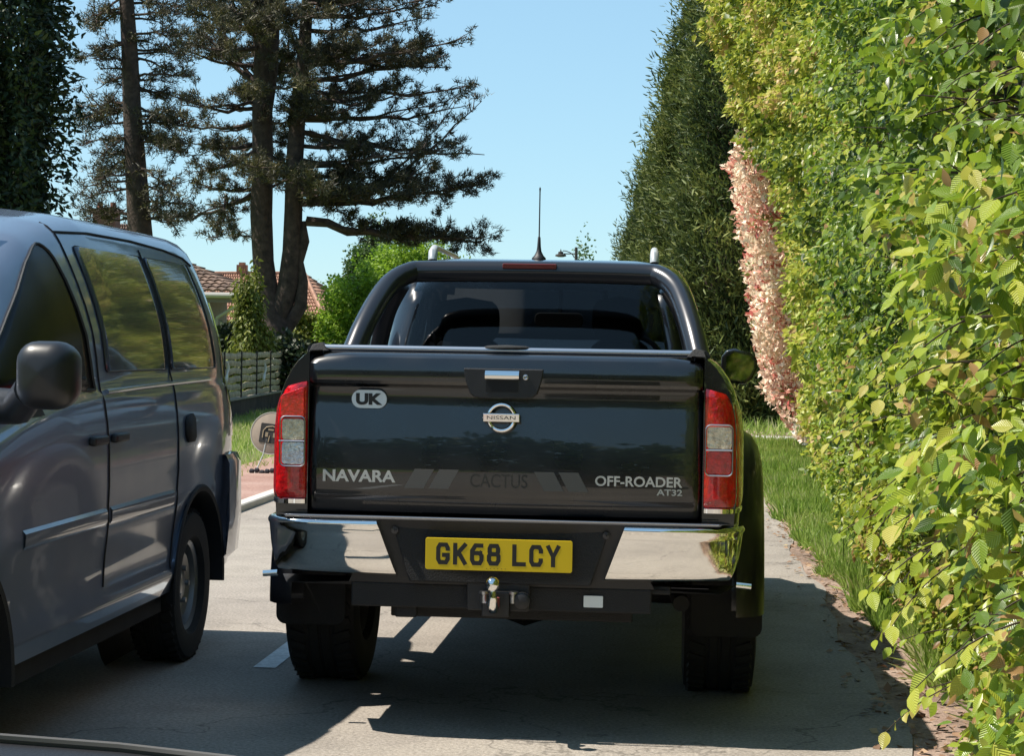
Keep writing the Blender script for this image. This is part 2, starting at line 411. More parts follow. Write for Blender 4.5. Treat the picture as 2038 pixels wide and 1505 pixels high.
for x0 in (-.345, -.254, .133, .2225):
    sg = 1 if x0 < 0 else -1
    s = .072
    # slanting decal bars
    zz0, zz1 = .907, .977; sl = .038*sg
    b = MB(); b.prism([(x0-sl/2, zz0), (x0+s-sl/2, zz0), (x0+s+sl/2, zz1), (x0+sl/2, zz1)], -.0243, -.012)
    b.build('decal_stripe', M['decal'], tg, smooth=False)
text_mesh('decal_lettering', 'CACTUS', .05, M['decal_dark'], tg, (-.015, -.0230, .940), width=.21, height=.05, extrude=.0005)
# UK oval
b = MB(); b.prism(rrect(-.567, -.437, 1.197, 1.264, .0325, 8), -.0015, .008); st = b.build('country_sticker', M['sticker_white'], tg, smooth=False)
text_mesh('country_letters', 'UK', .05, M['plate_black'], st, (-.502, -.0022, 1.2305), width=.098, height=.043, extrude=.0008, offset=.0028)

# ---- tail lamps
def outer_x(z):
    zs = [p[1] for p in BEDPROF[:13]]; return float(np.interp(z, zs, [p[0] for p in BEDPROF[:13]]))
def lamp_row(s, z, off, x_in=.73):
    xo = outer_x(z)*.975; pts = []
    path = [(x_in, .006), (x_in+.004, -.012), (x_in+.02, -.018), ((x_in+xo)/2, -.018), (xo-.04, -.016), (xo-.02, -.010), (xo-.006, .004), (xo+.006, .03), (xo+.014, .07), (xo+.024, .14), (xo+.027, .24)]
    return [(s*(x+off*(.3 if i > 6 else 0)), y-off, z) for i, (x, y) in enumerate(path)]
for s in (-1, 1):
    zs = list(np.linspace(.862, 1.292, 26)); b = MB(); rows = []
    for i, z in enumerate(zs):
        e = min(i, len(zs)-1-i); inset = .006 if e == 0 else 0
        row = lamp_row(s, z, .004-inset)
        if z > 1.2:   # the top edge slopes down outwards
            row = [(x, y, z-(z-1.2)/.092*max(0, (abs(x)-.74))*.28) for x, y, z in row]
        rows.append(row)
    b.grid(rows)
    for row in (rows[0], rows[-1]): b.grid([row, [(x, .05, z) if abs(y) < .05 else (x*.97, y, z) for x, y, z in row]])
    lamp = b.build('tail_light', M['red_lens'], truck, sharp=45)
    yy = -.0245
    if s < 0:
        panes = [((.740, .828, 1.157, 1.27), 'sunlit_red', 'brake_lens'), ((.738, .822, 1.075, 1.152), 'amber_lens', 'indicator_lens'), ((.738, .822, .985, 1.068), 'clear_lens', 'reversing_lens')]  # brighter top pane on the left lamp only: sunlight put into the red
    else:
        panes = [((.74, .83, 1.075, 1.155), 'amber_lens', 'indicator_lens'), ((.74, .83, .985, 1.066), 'red_lens', 'fog_lens')]
    for (x0, x1, z0, z1), m, nm in panes:
        poly = rrect(x0, x1, z0, z1, .012)
        if nm == 'brake_lens': poly = [(x, z-(max(0, x-.745)*.35 if z > 1.22 else 0)) for x, z in poly]
        poly = [(s*x, z) for x, z in poly]
        MB().prism(poly, yy-.002, yy+.012).build(nm, M[m], lamp, smooth=False, bevel=.0025)
    # silver frame
    b = MB()
    fz0, fz1 = (.978, 1.162)
    loop = [(s*x, yy-.003, z) for x, z in rrect(.736, .834 if s > 0 else .828, fz0, fz1, .018)]; loop.append(loop[0])
    b.tube(loop, .0028, 6, cap=False); b.tube([(s*.737, yy-.003, 1.0705), (s*.832, yy-.003, 1.0705)], .0035, 6)
    b.build('lens_frame', M['satin'], lamp)
    rows = [lamp_row(s, z, o) for z, o in ((.838, -.004), (.84, .004), (.856, .005), (.860, -.002))]
    MB().grid(rows).build('lamp_trim', M['chrome'], truck)

# ---- bumper
def plan(s, t):
    "t 0..1 from inner chrome end round the corner"
    pts = [(.0, .452, -.115), (.3, .60, -.112), (.55, .72, -.10), (.66, .78, -.085), (.74, .825, -.06), (.80, .855, -.03), (.86, .875, .01), (.92, .884, .06), (1, .888, .42)]
    for (a, x0, y0), (c, x1, y1) in zip(pts, pts[1:]):
        if t <= c:
            u = (t-a)/(c-a); return s*(x0+(x1-x0)*u), y0+(y1-y0)*u
    return s*pts[-1][1], pts[-1][2]
zprof = [(.792, .05), (.792, .012), (.788, .003), (.780, -.002), (.772, -.001), (.765, .004), (.74, .007), (.70, .012), (.66, .019), (.62, .028), (.60, .036), (.588, .05), (.585, .08)]
for s in (-1, 1):
    rows = []
    for t in list(np.linspace(0, .66, 14))+list(np.linspace(.69, 1, 16)):
        x, y = plan(s, t); row = []
        for z, dy in zprof:
            k = max(0, 1-t/.5); xx = x - s*(.792-z)*.36*k
            zz = z+(.012*t if z < .65 else 0)
            nx, ny = (1, 0) if t > .9 else (0, 1)
            inward = dy
            if t <= .74: yy = y+inward; x2 = xx
            else:
                u = min(1, (t-.74)/.14); yy = y+inward*(1-u); x2 = xx-s*inward*u
            row.append((x2, yy, zz))
        rows.append(row)
    b = MB(); b.grid(rows); b.grid([rows[0], [(x, y+.05, z) for x, y, z in rows[0]]])
    b.build('bumper_corner', M['chrome'], truck, sharp=60)
b = MB()
def brow(z, y, w=.47): return [(x, y+.02*(x/.9)**2, z) for x in np.linspace(-w, w, 21)]
b.grid([brow(.80, .06, .87), brow(.803, -.09, .80), brow(.797, -.10, .79), brow(.785, -.095, .47), brow(.70, -.075, .50), brow(.60, -.06, .54), brow(.56, -.05, .56), brow(.545, -.02, .80), brow(.55, .2, .86)])
b.build('bumper', M['plastic'], truck, sharp=25)
b = MB()   # recessed middle of the bumper
b.prism([(-.395, .775), (.395, .775), (.33, .57), (-.33, .57)], -.088, -.05); b.build('bumper_recess', M['rough_plastic'], truck, smooth=False, bevel=.006)
b = MB(); b.box((0, -.107, .8055), (1.58, .006, .006)); b.build('step_trim', M['satin'], truck, smooth=False, bevel=.002)
for s in (-1, 1):
    b = MB(); b.lathe((s*.385, -.093, .757), [(0, .014), (-.004, .013), (-.005, .002)], 20, 'Y'); b.build('parking_sensor', M['bar'], truck)
# number plate
b = MB(); b.prism(rrect(-.267, .265, .622, .737, .008), -.128, -.122); pl = b.build('number_plate', M['plate_yellow'], truck, smooth=False, bevel=.001)
def pch(strokes, x, w=.05, h=.079, t=.0155, z0=.641):
    "plate characters drawn with straight strokes of even thickness, unit square coordinates"
    b = MB()
    for i, st in enumerate(strokes):
        pts = [Vector((x+(t/2)+u*(w-t), -.1285-.00012*i, z0+t/2+v*(h-t))) for u, v in st]
        rows = []
        n = len(pts)
        for k, p in enumerate(pts):
            d1 = (pts[k]-pts[k-1]).normalized() if k else (pts[1]-pts[0]).normalized()
            d2 = (pts[k+1]-pts[k]).normalized() if k < n-1 else d1
            d1.y = d2.y = 0
            m = (d1+d2).normalized(); nn = Vector((-m.z, 0, m.x)); c = max(.5, m.dot(d1))
            ext = -m*t/2 if k == 0 else (m*t/2 if k == n-1 else Vector((0, 0, 0)))
            rows.append([p+ext+nn*t/2/c, p+ext-nn*t/2/c])
        b.grid(rows)
    return b
c_ = .18
CH = {'G': [[(1, .78), (1, 1-c_), (1-c_, 1), (c_, 1), (0, 1-c_), (0, c_), (c_, 0), (1-c_, 0), (1, c_), (1, .42), (.62, .42)]],
      'K': [[(0, 0), (0, 1)], [(1, 1), (.08, .42)], [(.36, .58), (1, 0)]],
      '6': [[(.95, 1), (.35, 1), (0, .7), (0, c_), (c_, 0), (1-c_, 0), (1, c_), (1, .42), (1-c_, .57)], [(.86, .57), (.1, .57)]],
      '8': [[(c_, .53), (0, .42), (0, c_), (c_, 0), (1-c_, 0), (1, c_), (1, .42), (1-c_, .53)], [(.9, .53), (.1, .53)], [(c_, .53), (.06, .66), (.06, 1-c_*.8), (c_, 1), (1-c_, 1), (.94, 1-c_*.8), (.94, .66), (1-c_, .53)]],
      'L': [[(0, 1), (0, 0), (1, 0)]],
      'C': [[(1, .76), (1, 1-c_), (1-c_, 1), (c_, 1), (0, 1-c_), (0, c_), (c_, 0), (1-c_, 0), (1, c_), (1, .24)]],
      'Y': [[(0, 1), (.5, .45), (1, 1)], [(.5, .5), (.5, 0)]]}
x = -.228
b = MB()
for ch in 'GK68 LCY':
    if ch == ' ': x += .030; continue
    q = pch(CH[ch], x); b.add(q.v, q.f); x += .0615
b.build('plate_lettering', M['plate_black'], pl, smooth=False)
text_mesh('plate_maker_mark', '· · · · · ·', .01, M['plate_black'], pl, (-.01, -.1285, .630), width=.07, height=.0025, extrude=.0003)
# under the bumper: crossmember, tow bar
b = MB(); b.box((.0, .0, .515), (1.1, .09, .09)); b.box((-.35, -.0, .455), (.08, .05, .05)); b.box((.37, .0, .555), (.5, .06, .03)); b.box((.03, .1, .50), (.9, .05, .16))
b.build('crossmember', M['rough_plastic'], truck, smooth=False, bevel=.006)
b = MB(); b.prism(rrect(.305, .375, .490, .532, .003), -.052, -.046); b.build('label', M['sticker_white'], truck, smooth=False)
b = MB(); b.prism(rrect(-.12, .11, .47, .60, .01), -.075, -.06); b.box((-.01, -.09, .50), (.1, .06, .09)); tb = b.build('tow_bar', M['plastic'], truck, smooth=False, bevel=.004)
b = MB()
b.lathe((-.012, -.22, .585), [(-.05, .014), (-.03, .013), (-.024, .012), (-.018, .019), (0, .027), (.014, .023), (.024, .012), (.027, .001)], 24, 'Z')
b.tube([(-.012, -.22, .54), (-.012, -.215, .515), (-.012, -.19, .495), (-.012, -.13, .49), (-.012, -.08, .495)], [.016, .018, .019, .02, .024], 14)
b.build('tow_ball', M['chrome'], tb)
for x, y, z in ((-.052, -.12, .535), (.052, -.11, .535)): MB().lathe((x, y, z), [(-.03, .012), (.0, .012), (.004, .018), (.012, .018), (.014, .001)], 12, 'Z').build('bolt', M['satin'], tb)
b = MB(); b.lathe((-.012, -.155, .512), [(-.022, .02), (.018, .02), (.02, .001)], 14, 'Z'); b.build('warning_cap', prin('dull_red', (.16, .035, .03), .6), tb)
b = MB(); b.lathe((.085, -.09, .515), [(0, .03), (-.03, .03), (-.034, .024), (-.034, .001)], 20, 'Y'); b.build('trailer_socket', M['plastic'], tb)
for s in (-1, 1):
    b = MB(); b.tube([(s*.86, .12, .565), (s*.915, .12, .56)], .012, 10); b.build('reflector_stalk', M['chrome'], truck)

# ---- cab
LV = [(1.25, .80, 1.53, 3.98), (1.34, .79, 1.545, 3.86), (1.45, .77, 1.57, 3.66), (1.54, .745, 1.60, 3.49), (1.62, .722, 1.625, 3.36), (1.68, .702, 1.645, 3.24), (1.73, .68, 1.665, 3.15), (1.765, .66, 1.69, 3.06), (1.80, .632, 1.73, 2.95), (1.825, .59, 1.80, 2.83), (1.842, .50, 1.92, 2.68), (1.850, .3, 2.1, 2.5)]
NP = 112
def ring(z, hw, y0, y1):
    out = []; n = 5.5
    cy, hy = (y0+y1)/2, (y1-y0)/2
    for k in range(NP):
        a = 2*math.pi*k/NP - math.pi/2
        # parametrise by perimeter-like square so faces line up with windows
        c, s_ = math.cos(a), math.sin(a); m = (abs(c)**n+abs(s_)**n)**(-1/n)
        out.append((hw*c*m, cy+hy*s_*m, z))
    return out
rows = [ring(*l) for l in LV]
parts = {'cab': MB(), 'rear_window': MB(), 'windscreen': MB(), 'side_window': MB()}
cabf, win = [], {'rear_window': [], 'windscreen': [], 'sl': [], 'sr': []}
for i in range(len(rows)-1):
    for j in range(NP):
        q = [rows[i][j], rows[i][(j+1) % NP], rows[i+1][(j+1) % NP], rows[i+1][j]]
        c = sum((Vector(p) for p in q), Vector())/4; z = c.z; tgt = cabf
        if LV[1][0] < z < LV[7][0]:
            y0 = float(np.interp(z, [l[0] for l in LV], [l[2] for l in LV])); y1 = float(np.interp(z, [l[0] for l in LV], [l[3] for l in LV])); hw = float(np.interp(z, [l[0] for l in LV], [l[1] for l in LV]))
            if c.y < y0+.05 and abs(c.x) < hw-.10: tgt = win['rear_window']
            elif c.y > y1-.12 and abs(c.x) < hw-.10: tgt = win['windscreen']
            elif z < LV[6][0] and y0+.22 < c.y < y1-.16 and abs(c.y-(y0+.95)) > .05: tgt = win['sl' if c.x < 0 else 'sr']
        tgt.append(q)
def fb(fl):
    b = MB(); idx = {}
    for q in fl:
        f = []
        for p in q:
            k = tuple(round(u, 5) for u in p)
            if k not in idx: idx[k] = len(b.v); b.v.append(k)
            f.append(idx[k])
        b.f.append(tuple(f))
    return b
cb = fb(cabf)
# roof crown, closed
tip = rows[-1]; cc = (0, 2.3, 1.853); n0 = len(cb.v)
cb.add(tip+[cc], [(k, (k+1) % NP, NP) for k in range(NP)])
me = cb.mesh('cab'); bm = bmesh.new(); bm.from_mesh(me); bmesh.ops.remove_doubles(bm, verts=bm.verts[:], dist=1e-4); bm.to_mesh(me); bm.free()
cab = link_mesh('cab', me, M['black_paint'], truck, sharp=40)
mm = cab.modifiers.new('solidify', 'SOLIDIFY'); mm.thickness = .03; mm.offset = -1
fb(win['rear_window']).build('rear_window', M['glass_rear'], truck, sharp=0)
fb(win['windscreen']).build('windscreen', M['glass_front'], truck, sharp=0)
fb(win['sl']).build('side_window', M['glass_side'], truck, sharp=0); fb(win['sr']).build('side_window', M['glass_side'], truck, sharp=0)
b = MB(); b.box((0, 3.62, 1.19), (1.4, .5, .1)); b.box((0, 3.5, 1.12), (1.4, .3, .2)); b.build('dashboard', M['interior'], truck, bevel=.03)
def seat(x, y, w=.48, head=.26, top=1.5, hz=1.66):
    b = MB(); b.box((x, y, (top+1.0)/2), (w, .12, top-1.0), Matrix.Rotation(-.18, 3, 'X'))
    e = b.build('seat', M['seat'], truck, subsurf=2, sharp=0)
    rows = []
    for t in np.linspace(-1, 1, 13):
        k = (1-abs(t)**3.2)**(1/3.2); rows.append([(x+head*.5*max(k, .02)*np.sign(math.cos(a))*abs(math.cos(a))**.6, y-.05+.055*k*math.sin(a), hz-.12+.12*t) for a in np.linspace(0, 2*math.pi, 20, endpoint=False)])
    b = MB(); b.grid(rows, closed=True); b.box((x, y-.04, top-.02), (.12, .02, .12)); b.build('headrest', M['seat'], e)
seat(-.44, 2.7, w=.5, head=.34, top=1.56, hz=1.68); seat(.33, 2.85, w=.46, head=.28, top=1.56, hz=1.70)
b = MB(); b.box((0, 2.05, 1.2), (1.3, .14, .42)); b.build('rear_bench', M['seat'], truck, bevel=.05)
b = MB(); b.prism(rrect(-.135, .125, 1.545, 1.62, .03), 3.20, 3.235); b.tube([(0, 3.21, 1.6), (0, 3.25, 1.7)], .012, 8); b.build('interior_mirror', M['interior'], truck, bevel=.008)
b = MB(); rows = []
for k in range(33):
    a = 2*math.pi*k/32; rows.append([(.37+(.185+.016*math.cos(u))*math.cos(a), 3.35+.12*math.sin(a)*.5+.016*math.sin(u), 1.34+(.185+.016*math.cos(u))*math.sin(a)*.9) for u in np.linspace(0, 2*math.pi, 8, endpoint=False)])
b.grid(rows, closed=True); b.box((.37, 3.37, 1.34), (.1, .05, .12)); b.build('steering_wheel', M['interior'], truck)
# roof rails, aerial
for s in (-1, 1):
    b = MB(); b.tube([(s*.515, 1.86, 1.83), (s*.515, 1.872, 1.868), (s*.513, 1.91, 1.888), (s*.51, 2.05, 1.893), (s*.51, 2.7, 1.890), (s*.512, 2.9, 1.875), (s*.515, 2.97, 1.83)], [.021, .022, .018, .012, .012, .016, .02], 12)
    b.build('roof_rail', M['silver'], truck)
b = MB(); b.lathe((-.03, 2.0, 1.845), [(0, .034), (.008, .033), (.02, .022), (.04, .012), (.06, .009), (.105, .0065), (.11, .0035), (.2, .003), (.32, .003), (.335, .0045), (.342, .001)], 12, 'Z'); b.build('aerial', M['plastic'], truck)
# sports bar: hoop with two legs each side
def arc(pts, n=8):
    "Catmull-Rom smoothing"
    pts = [Vector(p) for p in pts]; out = []
    for i in range(len(pts)-1):
        p0, p1, p2, p3 = pts[max(i-1, 0)], pts[i], pts[i+1], pts[min(i+2, len(pts)-1)]
        for k in range(n):
            t = k/n; out.append(.5*((2*p1)+(-p0+p2)*t+(2*p0-5*p1+4*p2-p3)*t*t+(-p0+3*p1-3*p2+p3)*t**3))
    return out+[pts[-1]]
hoop = arc([(-.715, .88, 1.40), (-.69, .97, 1.50), (-.655, 1.10, 1.61), (-.615, 1.22, 1.695), (-.55, 1.30, 1.745), (-.46, 1.33, 1.757), (0, 1.34, 1.762), (.46, 1.33, 1.757), (.55, 1.30, 1.745), (.615, 1.22, 1.695), (.655, 1.10, 1.61), (.69, .97, 1.50), (.715, .88, 1.40)])
b = MB(); b.tube(hoop, .047, 20)
sb = b.build('sports_bar', M['bar'], truck)
for s in (-1, 1):
    b = MB(); b.tube(arc([(s*.70, 1.42, 1.39), (s*.675, 1.40, 1.50), (s*.64, 1.36, 1.60), (s*.58, 1.31, 1.70)]), .04, 16); b.build('brace', M['bar'], sb)
    b = MB(); b.box((s*.70, 1.15, 1.413), (.1, .7, .02)); b.build('foot', M['plastic'], sb, bevel=.008)
b = MB(); b.prism(rrect(-.065-.07, .10, 1.772, 1.795, .005), 1.285, 1.33); b.build('brake_light', M['brake_lens'], sb, smooth=False, bevel=.003)
# bed cover with rear profile, caps and lock
b = MB(); b.box((0, .76, 1.395), (1.38, 1.36, .02))
for k in range(22): b.box((0, .12+k*.06, 1.407), (1.36, .045, .006))
b.build('bed_cover', M['cover'], truck, smooth=False, bevel=.002)
b = MB(); b.tube([(-.69, .055, 1.418), (.69, .055, 1.418)], .012, 12); b.build('cover_edge', M['satin'], truck)
for s in (-1, 1):
    b = MB(); b.tube([(s*.73, .05, 1.413), (s*.735, 1.4, 1.415)], .016, 10); b.build('bed_rail', M['plastic'], truck)
    b = MB(); b.add([(s*.66, .03, 1.405), (s*.735, .02, 1.40), (s*.75, .1, 1.40), (s*.66, .1, 1.405), (s*.69, .045, 1.438), (s*.725, .04, 1.43), (s*.73, .09, 1.43), (s*.69, .09, 1.438)], [(0, 1, 2, 3), (4, 5, 6, 7), (0, 1, 5, 4), (1, 2, 6, 5), (2, 3, 7, 6), (3, 0, 4, 7)]); b.build('corner_cap', M['rough_plastic'], truck, bevel=.004)
b = MB(); b.lathe((0, 0, 0), [(0, .088), (.006, .085), (.010, .07), (.013, .001)], 28, 'Z'); b.v = [(x+.0, y*.35+.06, z+1.426) for x, y, z in b.v]; b.build('cover_lock', M['rough_plastic'], truck)
# door mirrors
for s in (-1, 1):
    b = MB(); b.tube([(s*.80, 3.42, 1.30), (s*.88, 3.40, 1.31), (s*.93, 3.38, 1.32)], .035, 10)
    b.prism([(s*x, z) for x, z in [(.86, 1.30), (.865, 1.40), (.89, 1.435), (.93, 1.445), (1.02, 1.425), (1.055, 1.39), (1.055, 1.34), (1.03, 1.28), (.99, 1.255), (.93, 1.26), (.88, 1.275)]], 3.33, 3.48)
    mr = b.build('door_mirror', M['black_paint'], truck, bevel=.025, seg=3)
    b = MB(); b.prism([(s*x, z) for x, z in [(.885, 1.31), (.89, 1.40), (.93, 1.425), (1.01, 1.408), (1.038, 1.38), (1.035, 1.34), (1.01, 1.29), (.97, 1.272), (.91, 1.285)]], 3.324, 3.331); b.build('mirror_glass', M['mirror_glass'], mr, smooth=False)
# ================================================================ PANEL VAN
van = thing('panel_van', 'dark grey panel van with black door mirror, passing on the left', 'van', (-2.45, .3, 0))
VX = -2.45; VAX = (1.46, -1.42); VR = .335; VARCH = .43
VP = [(.935, .36), (.95, .42), (.953, .44), (.935, .47), (.938, .60), (.950, .72), (.953, .78), (.949, .80), (.952, .88), (.950, 1.02), (.943, 1.12), (.932, 1.20), (.926, 1.235), (.914, 1.25), (.906, 1.30), (.898, 1.38), (.884, 1.48), (.857, 1.58), (.822, 1.68), (.789, 1.76), (.760, 1.825), (.735, 1.868), (.695, 1.905), (.59, 1.93), (.40, 1.95), (0, 1.96)]
def vrow(y, s, off=0):
    zt = lerp([(-2.3, .80), (-2.1, .98), (-1.55, 1.12), (-1.35, 1.2), (-.85, 1.56), (-.55, 1.74), (-.3, 1.85), (0, 1.915), (.35, 1.955), (1.2, 1.965), (1.75, 1.96), (2.0, 1.945), (2.08, 1.92), (2.14, 1.87), (2.18, 1.80)], y)
    k = 1-.03*max(0, (y-1.7)/.48)**3-.22*max(0, (-1.5-y)/.8)**2
    out = []; zb = .36
    for a in VAX:
        if abs(y-a) < VARCH: zb = max(zb, VR+math.sqrt(VARCH**2-(y-a)**2))
    for x, z in VP:
        zz = z if z < 1.0 else min(1.0+(z-1.0)*(zt-1.0)/.96, z) if zt > 1 else min(z, zt)
        zz = max(zz, zb)
        tuck = .0
        out.append((VX+s*(x*k+off), y, zz))
    return out
VY = sorted(set([-2.3, -2.25, -2.2, 2.1, 2.14, 2.17, 2.18]+list(np.linspace(-2.1, 2.05, 110))))
def is_win(y, z):
    "front door window outline in side view"
    if not (1.235 < z < 1.80): return False
    yr = lerp([(1.2, .0), (1.45, -.03), (1.78, -.09)], z)
    yf = lerp([(1.2, -1.25), (1.48, -.82), (1.6, -.62), (1.7, -.42), (1.78, -.2)], z)
    return yf < y < yr
body, gl = [], {-1: [], 1: []}
for s in (-1, 1):
    R_ = [vrow(y, s) for y in VY]
    for i in range(len(R_)-1):
        for j in range(len(VP)-1):
            q = [R_[i][j], R_[i+1][j], R_[i+1][j+1], R_[i][j+1]]
            body.append(q)
vb = fb(body)
for y in (VY[0], VY[-1]):
    e = vrow(y, 1); e2 = vrow(y, -1)[:-1]; vb.add(e+e2[::-1], [tuple(range(len(e)+len(e2)))])
me = vb.mesh('body'); bm = bmesh.new(); bm.from_mesh(me); bmesh.ops.remove_doubles(bm, verts=bm.verts[:], dist=1e-4); bm.to_mesh(me); bm.free()
vbody = link_mesh('body', me, M['van_paint'], van, sharp=60)
def vside(y, z, s=1, off=0):
    r = vrow(y, s, off); zs = [p[2] for p in r]
    return (float(np.interp(z, zs, [p[0] for p in r])), y, z)
def vstrip(name, poly, mat, off, s=1, n=14, parent=van, sub=10):
    "patch lying on the van's side: poly gives (y_low->high) edges: rows of (ya, yb, z)"
    rows = [[vside(ya+(yb-ya)*t, z, s, off) for t in np.linspace(0, 1, n)] for ya, yb, z in poly]
    return MB().grid(rows).build(name, mat, parent, solid=.003)
dg_ = prin('van_window', (.006, .005, .005), .25, 0, 0, spec=.15)
zz = [1.245, 1.3, 1.35, 1.4, 1.45, 1.5, 1.55, 1.6, 1.65, 1.7, 1.73, 1.755, 1.77, 1.778]
def yr_(z): return lerp([(1.2, -.02), (1.45, -.05), (1.65, -.085), (1.73, -.11), (1.765, -.14), (1.778, -.18)], z)
def yf_(z): return lerp([(1.2, -1.25), (1.42, -.80), (1.6, -.52), (1.70, -.37), (1.75, -.28), (1.778, -.21)], z)
for s in (1, -1):
    fd = vstrip('door_window', [(yf_(z), yr_(z), z) for z in zz], dg_, .004, s)
    # seals round the window
    loop = [vside(yr_(z), z, s, .007) for z in zz]+[vside(yf_(z), z, s, .007) for z in zz[::-1]]
    MB().tube(loop+[loop[0]], .006, 6, cap=False).build('window_seal', M['plastic'], fd)
wing = prin('van_side_glass', (.065, .075, .10), .12, .3, .8, .03, ior=1.4)
seamm = prin('seam', (.004, .004, .005), .7)
def seam(pts, s=1, r=.0035): return MB().tube([vside(y, z, s, .0025) for y, z in sum([[(a[0]+(b_[0]-a[0])*t, a[1]+(b_[1]-a[1])*t) for t in (0, .2, .4, .6, .8)] for a, b_ in zip(pts, pts[1:])], [])+[pts[-1]]], r, 6).build('panel_seam', seamm, van)
for s in (1, -1):
    seam([(.03, 1.87), (.035, 1.80), (.04, 1.6), (.05, 1.4), (.055, 1.2), (.06, 1.0), (.06, .8), (.05, .5)], s)      # front door rear edge
    seam([(.03, 1.835), (.4, 1.852), (1.0, 1.855), (1.5, 1.842), (1.8, 1.82), (1.92, 1.79)], s, .005)   # roof gutter
    seam([(1.06, 1.82), (1.065, 1.6), (1.07, 1.3), (1.07, .9), (1.06, .8), (1.03, .6), (1.0, .46)], s)    # sliding door rear edge
    for ya, yb in ((.15, 1.045), (1.085, 1.90)):
        def ends(z):
            k = max(0, (1.34-z)/.03, (z-1.76)/.03); k = min(1, k); c = .025*(1-math.sqrt(max(0, 1-k*k)))
            return ya+c, yb-c-(.16*(z-1.34) if yb > 1.5 else 0)
        zs_ = [1.31, 1.315, 1.325, 1.34, 1.38, 1.44, 1.50, 1.56, 1.62, 1.68, 1.72, 1.76, 1.778, 1.788, 1.79]
        pw = vstrip('side_window', [(*ends(z), z) for z in zs_], wing, .0035, s, 16)
        lp = [vside(ends(z)[0], z, s, .004) for z in zs_]+[vside(ends(z)[1], z, s, .004) for z in zs_[::-1]]
        MB().tube(lp+[lp[0]], .0028, 6, cap=False).build('window_seal', M['plastic'], pw)
# sliding door rail
b = MB(); b.tube([vside(y, z, 1, .006) for y, z in ((.10, 1.235), (.6, 1.245), (1.1, 1.252), (1.6, 1.258), (1.72, 1.26))], .012, 8, flat=.8); b.build('sliding_rail', M['van_paint'], van)
# rub strip and sill
b = MB()
for y0, y1 in ((.09, 1.0),): b.grid([[vside(y, z, 1, o) for y in np.linspace(y0, y1, 12)] for z, o in ((.735, 0), (.748, .007), (.788, .008), (.80, 0))])
b.grid([[vside(y, z, 1, o) for y in np.linspace(-.88, .03, 12)] for z, o in ((.735, 0), (.748, .007), (.788, .008), (.80, 0))])
b.build('rubbing_strip', M['van_paint'], van)
b = MB(); b.box((VX, .05, .33), (1.82, 1.85, .10)); b.box((VX, .2, .42), (1.7, 4.2, .2)); b.box((VX+.2, .9, .27), (.9, .5, .12)); b.build('underbody', M['under'], van, smooth=False)
# fuel flap, door handle
b = MB(); b.add([vside(y, z, 1, .006) for y, z in ((1.22, 1.105), (1.19, 1.08), (1.19, 1.02), (1.23, .99), (1.32, .99), (1.35, 1.01), (1.35, 1.09), (1.31, 1.115))], [tuple(range(8))]); b.build('fuel_cap', M['rough_plastic'], van, solid=.01)
for y_ in (.17, -.1): MB().box((VX+.962, y_, 1.06), (.03, .17, .035)).build('door_handle', M['plastic'], van, bevel=.01)
# rear bumper and corner lamp
b = MB(); rows = []
for z, o in ((.40, -.01), (.43, .02), (.60, .035), (.86, .03), (.90, .012), (.905, -.03)):
    rows.append([(VX+.955+o-.03*0, y, z) for y in (1.88, 1.95, 2.05)]+[(VX+.945+o, 2.16, z), (VX+.90+o, 2.23, z), (VX+.8, 2.26, z), (VX, 2.27, z), (VX-.8, 2.26, z), (VX-.95-o, 2.16, z), (VX-.955-o, 1.9, z)])
b.grid(rows); b.build('rear_bumper', M['van_paint'], van, sharp=40)
b = MB(); b.grid([[vside(y, z, 1, .006) for y in np.linspace(2.06, 2.16, 5)] for z in np.linspace(.98, 1.62, 14)]); b.build('tail_light', M['red_lens'], van)
for a in VAX:
    for s in (1, -1):
        wheel(van, VX+s*.925, a, VR, VR, .21, s, .205, M['steel_rim'])
        rows = [[(VX+s*x, a+r*math.cos(R(t)), VR+r*math.sin(R(t))) for x, r in ((.955, .455), (.962, .445), (.958, .425), (.70, .42), (.62, .40))] for t in np.linspace(-4, 184, 36)]
        MB().grid(rows).build('wheel_arch', M['rough_plastic'], van)
        b = MB(); b.lathe((VX+s*.6, a, VR+.05), [(0, .001), (0, .46)], 30, 'X'); b.build('arch_liner', M['under'], van)
# door mirror housing
for s in (1,):
    b = MB()
    mc = (-1.245, -1.42, 1.330)
    vs = []; rows = []
    for t in list(np.linspace(0, .2, 8))+list(np.linspace(.25, 1, 8)):
        yy = -.085+.17*t; kk = max(.05, (1-abs(2*t-1)**2.6)**(1/2.6)) if t < .5 else 1-.12*(2*t-1)**2
        rows.append([(mc[0]+x*kk, mc[1]+yy, mc[2]+z*kk) for x, z in rrect(-.085, .09, -.11, .095, .06, 5)])
    b.grid(rows, closed=True); b.add(rows[0], [tuple(range(len(rows[0])))]); b.add(rows[-1], [tuple(range(len(rows[-1])))])
    b.tube([(mc[0]-.05, mc[1], mc[2]-.05), (-1.40, -1.22, 1.22), (-1.56, -1.16, 1.22)], [.05, .055, .06], 12)
    vm = b.build('door_mirror', M['mirror_plastic'], van, sharp=50)
    b = MB(); b.grid([[vside(y, z, 1, .006) for y in np.linspace(-1.28, -.62, 8)] for z in (1.17, 1.20, 1.235)]); b.build('mirror_base', M['plastic'], vm)
b = MB(); b.grid([[(x, lerp([(1.15, -1.5), (1.5, -.98), (1.86, -.33)], z)+.12*(abs(x-VX)/.7)**2-.10, z) for x in np.linspace(VX-.66, VX+.66, 12)] for z in np.linspace(1.15, 1.84, 8)]); b.build('windscreen', dg_, van)
for s in (-1, 1):
    b = MB(); b.grid([[(VX+s*x, -2.25+.25*(x/.8)**3, z) for x in (.5, .6, .7, .78)] for z in (.78, .85, .93)]); b.build('headlight', M['clear_lens'], van)
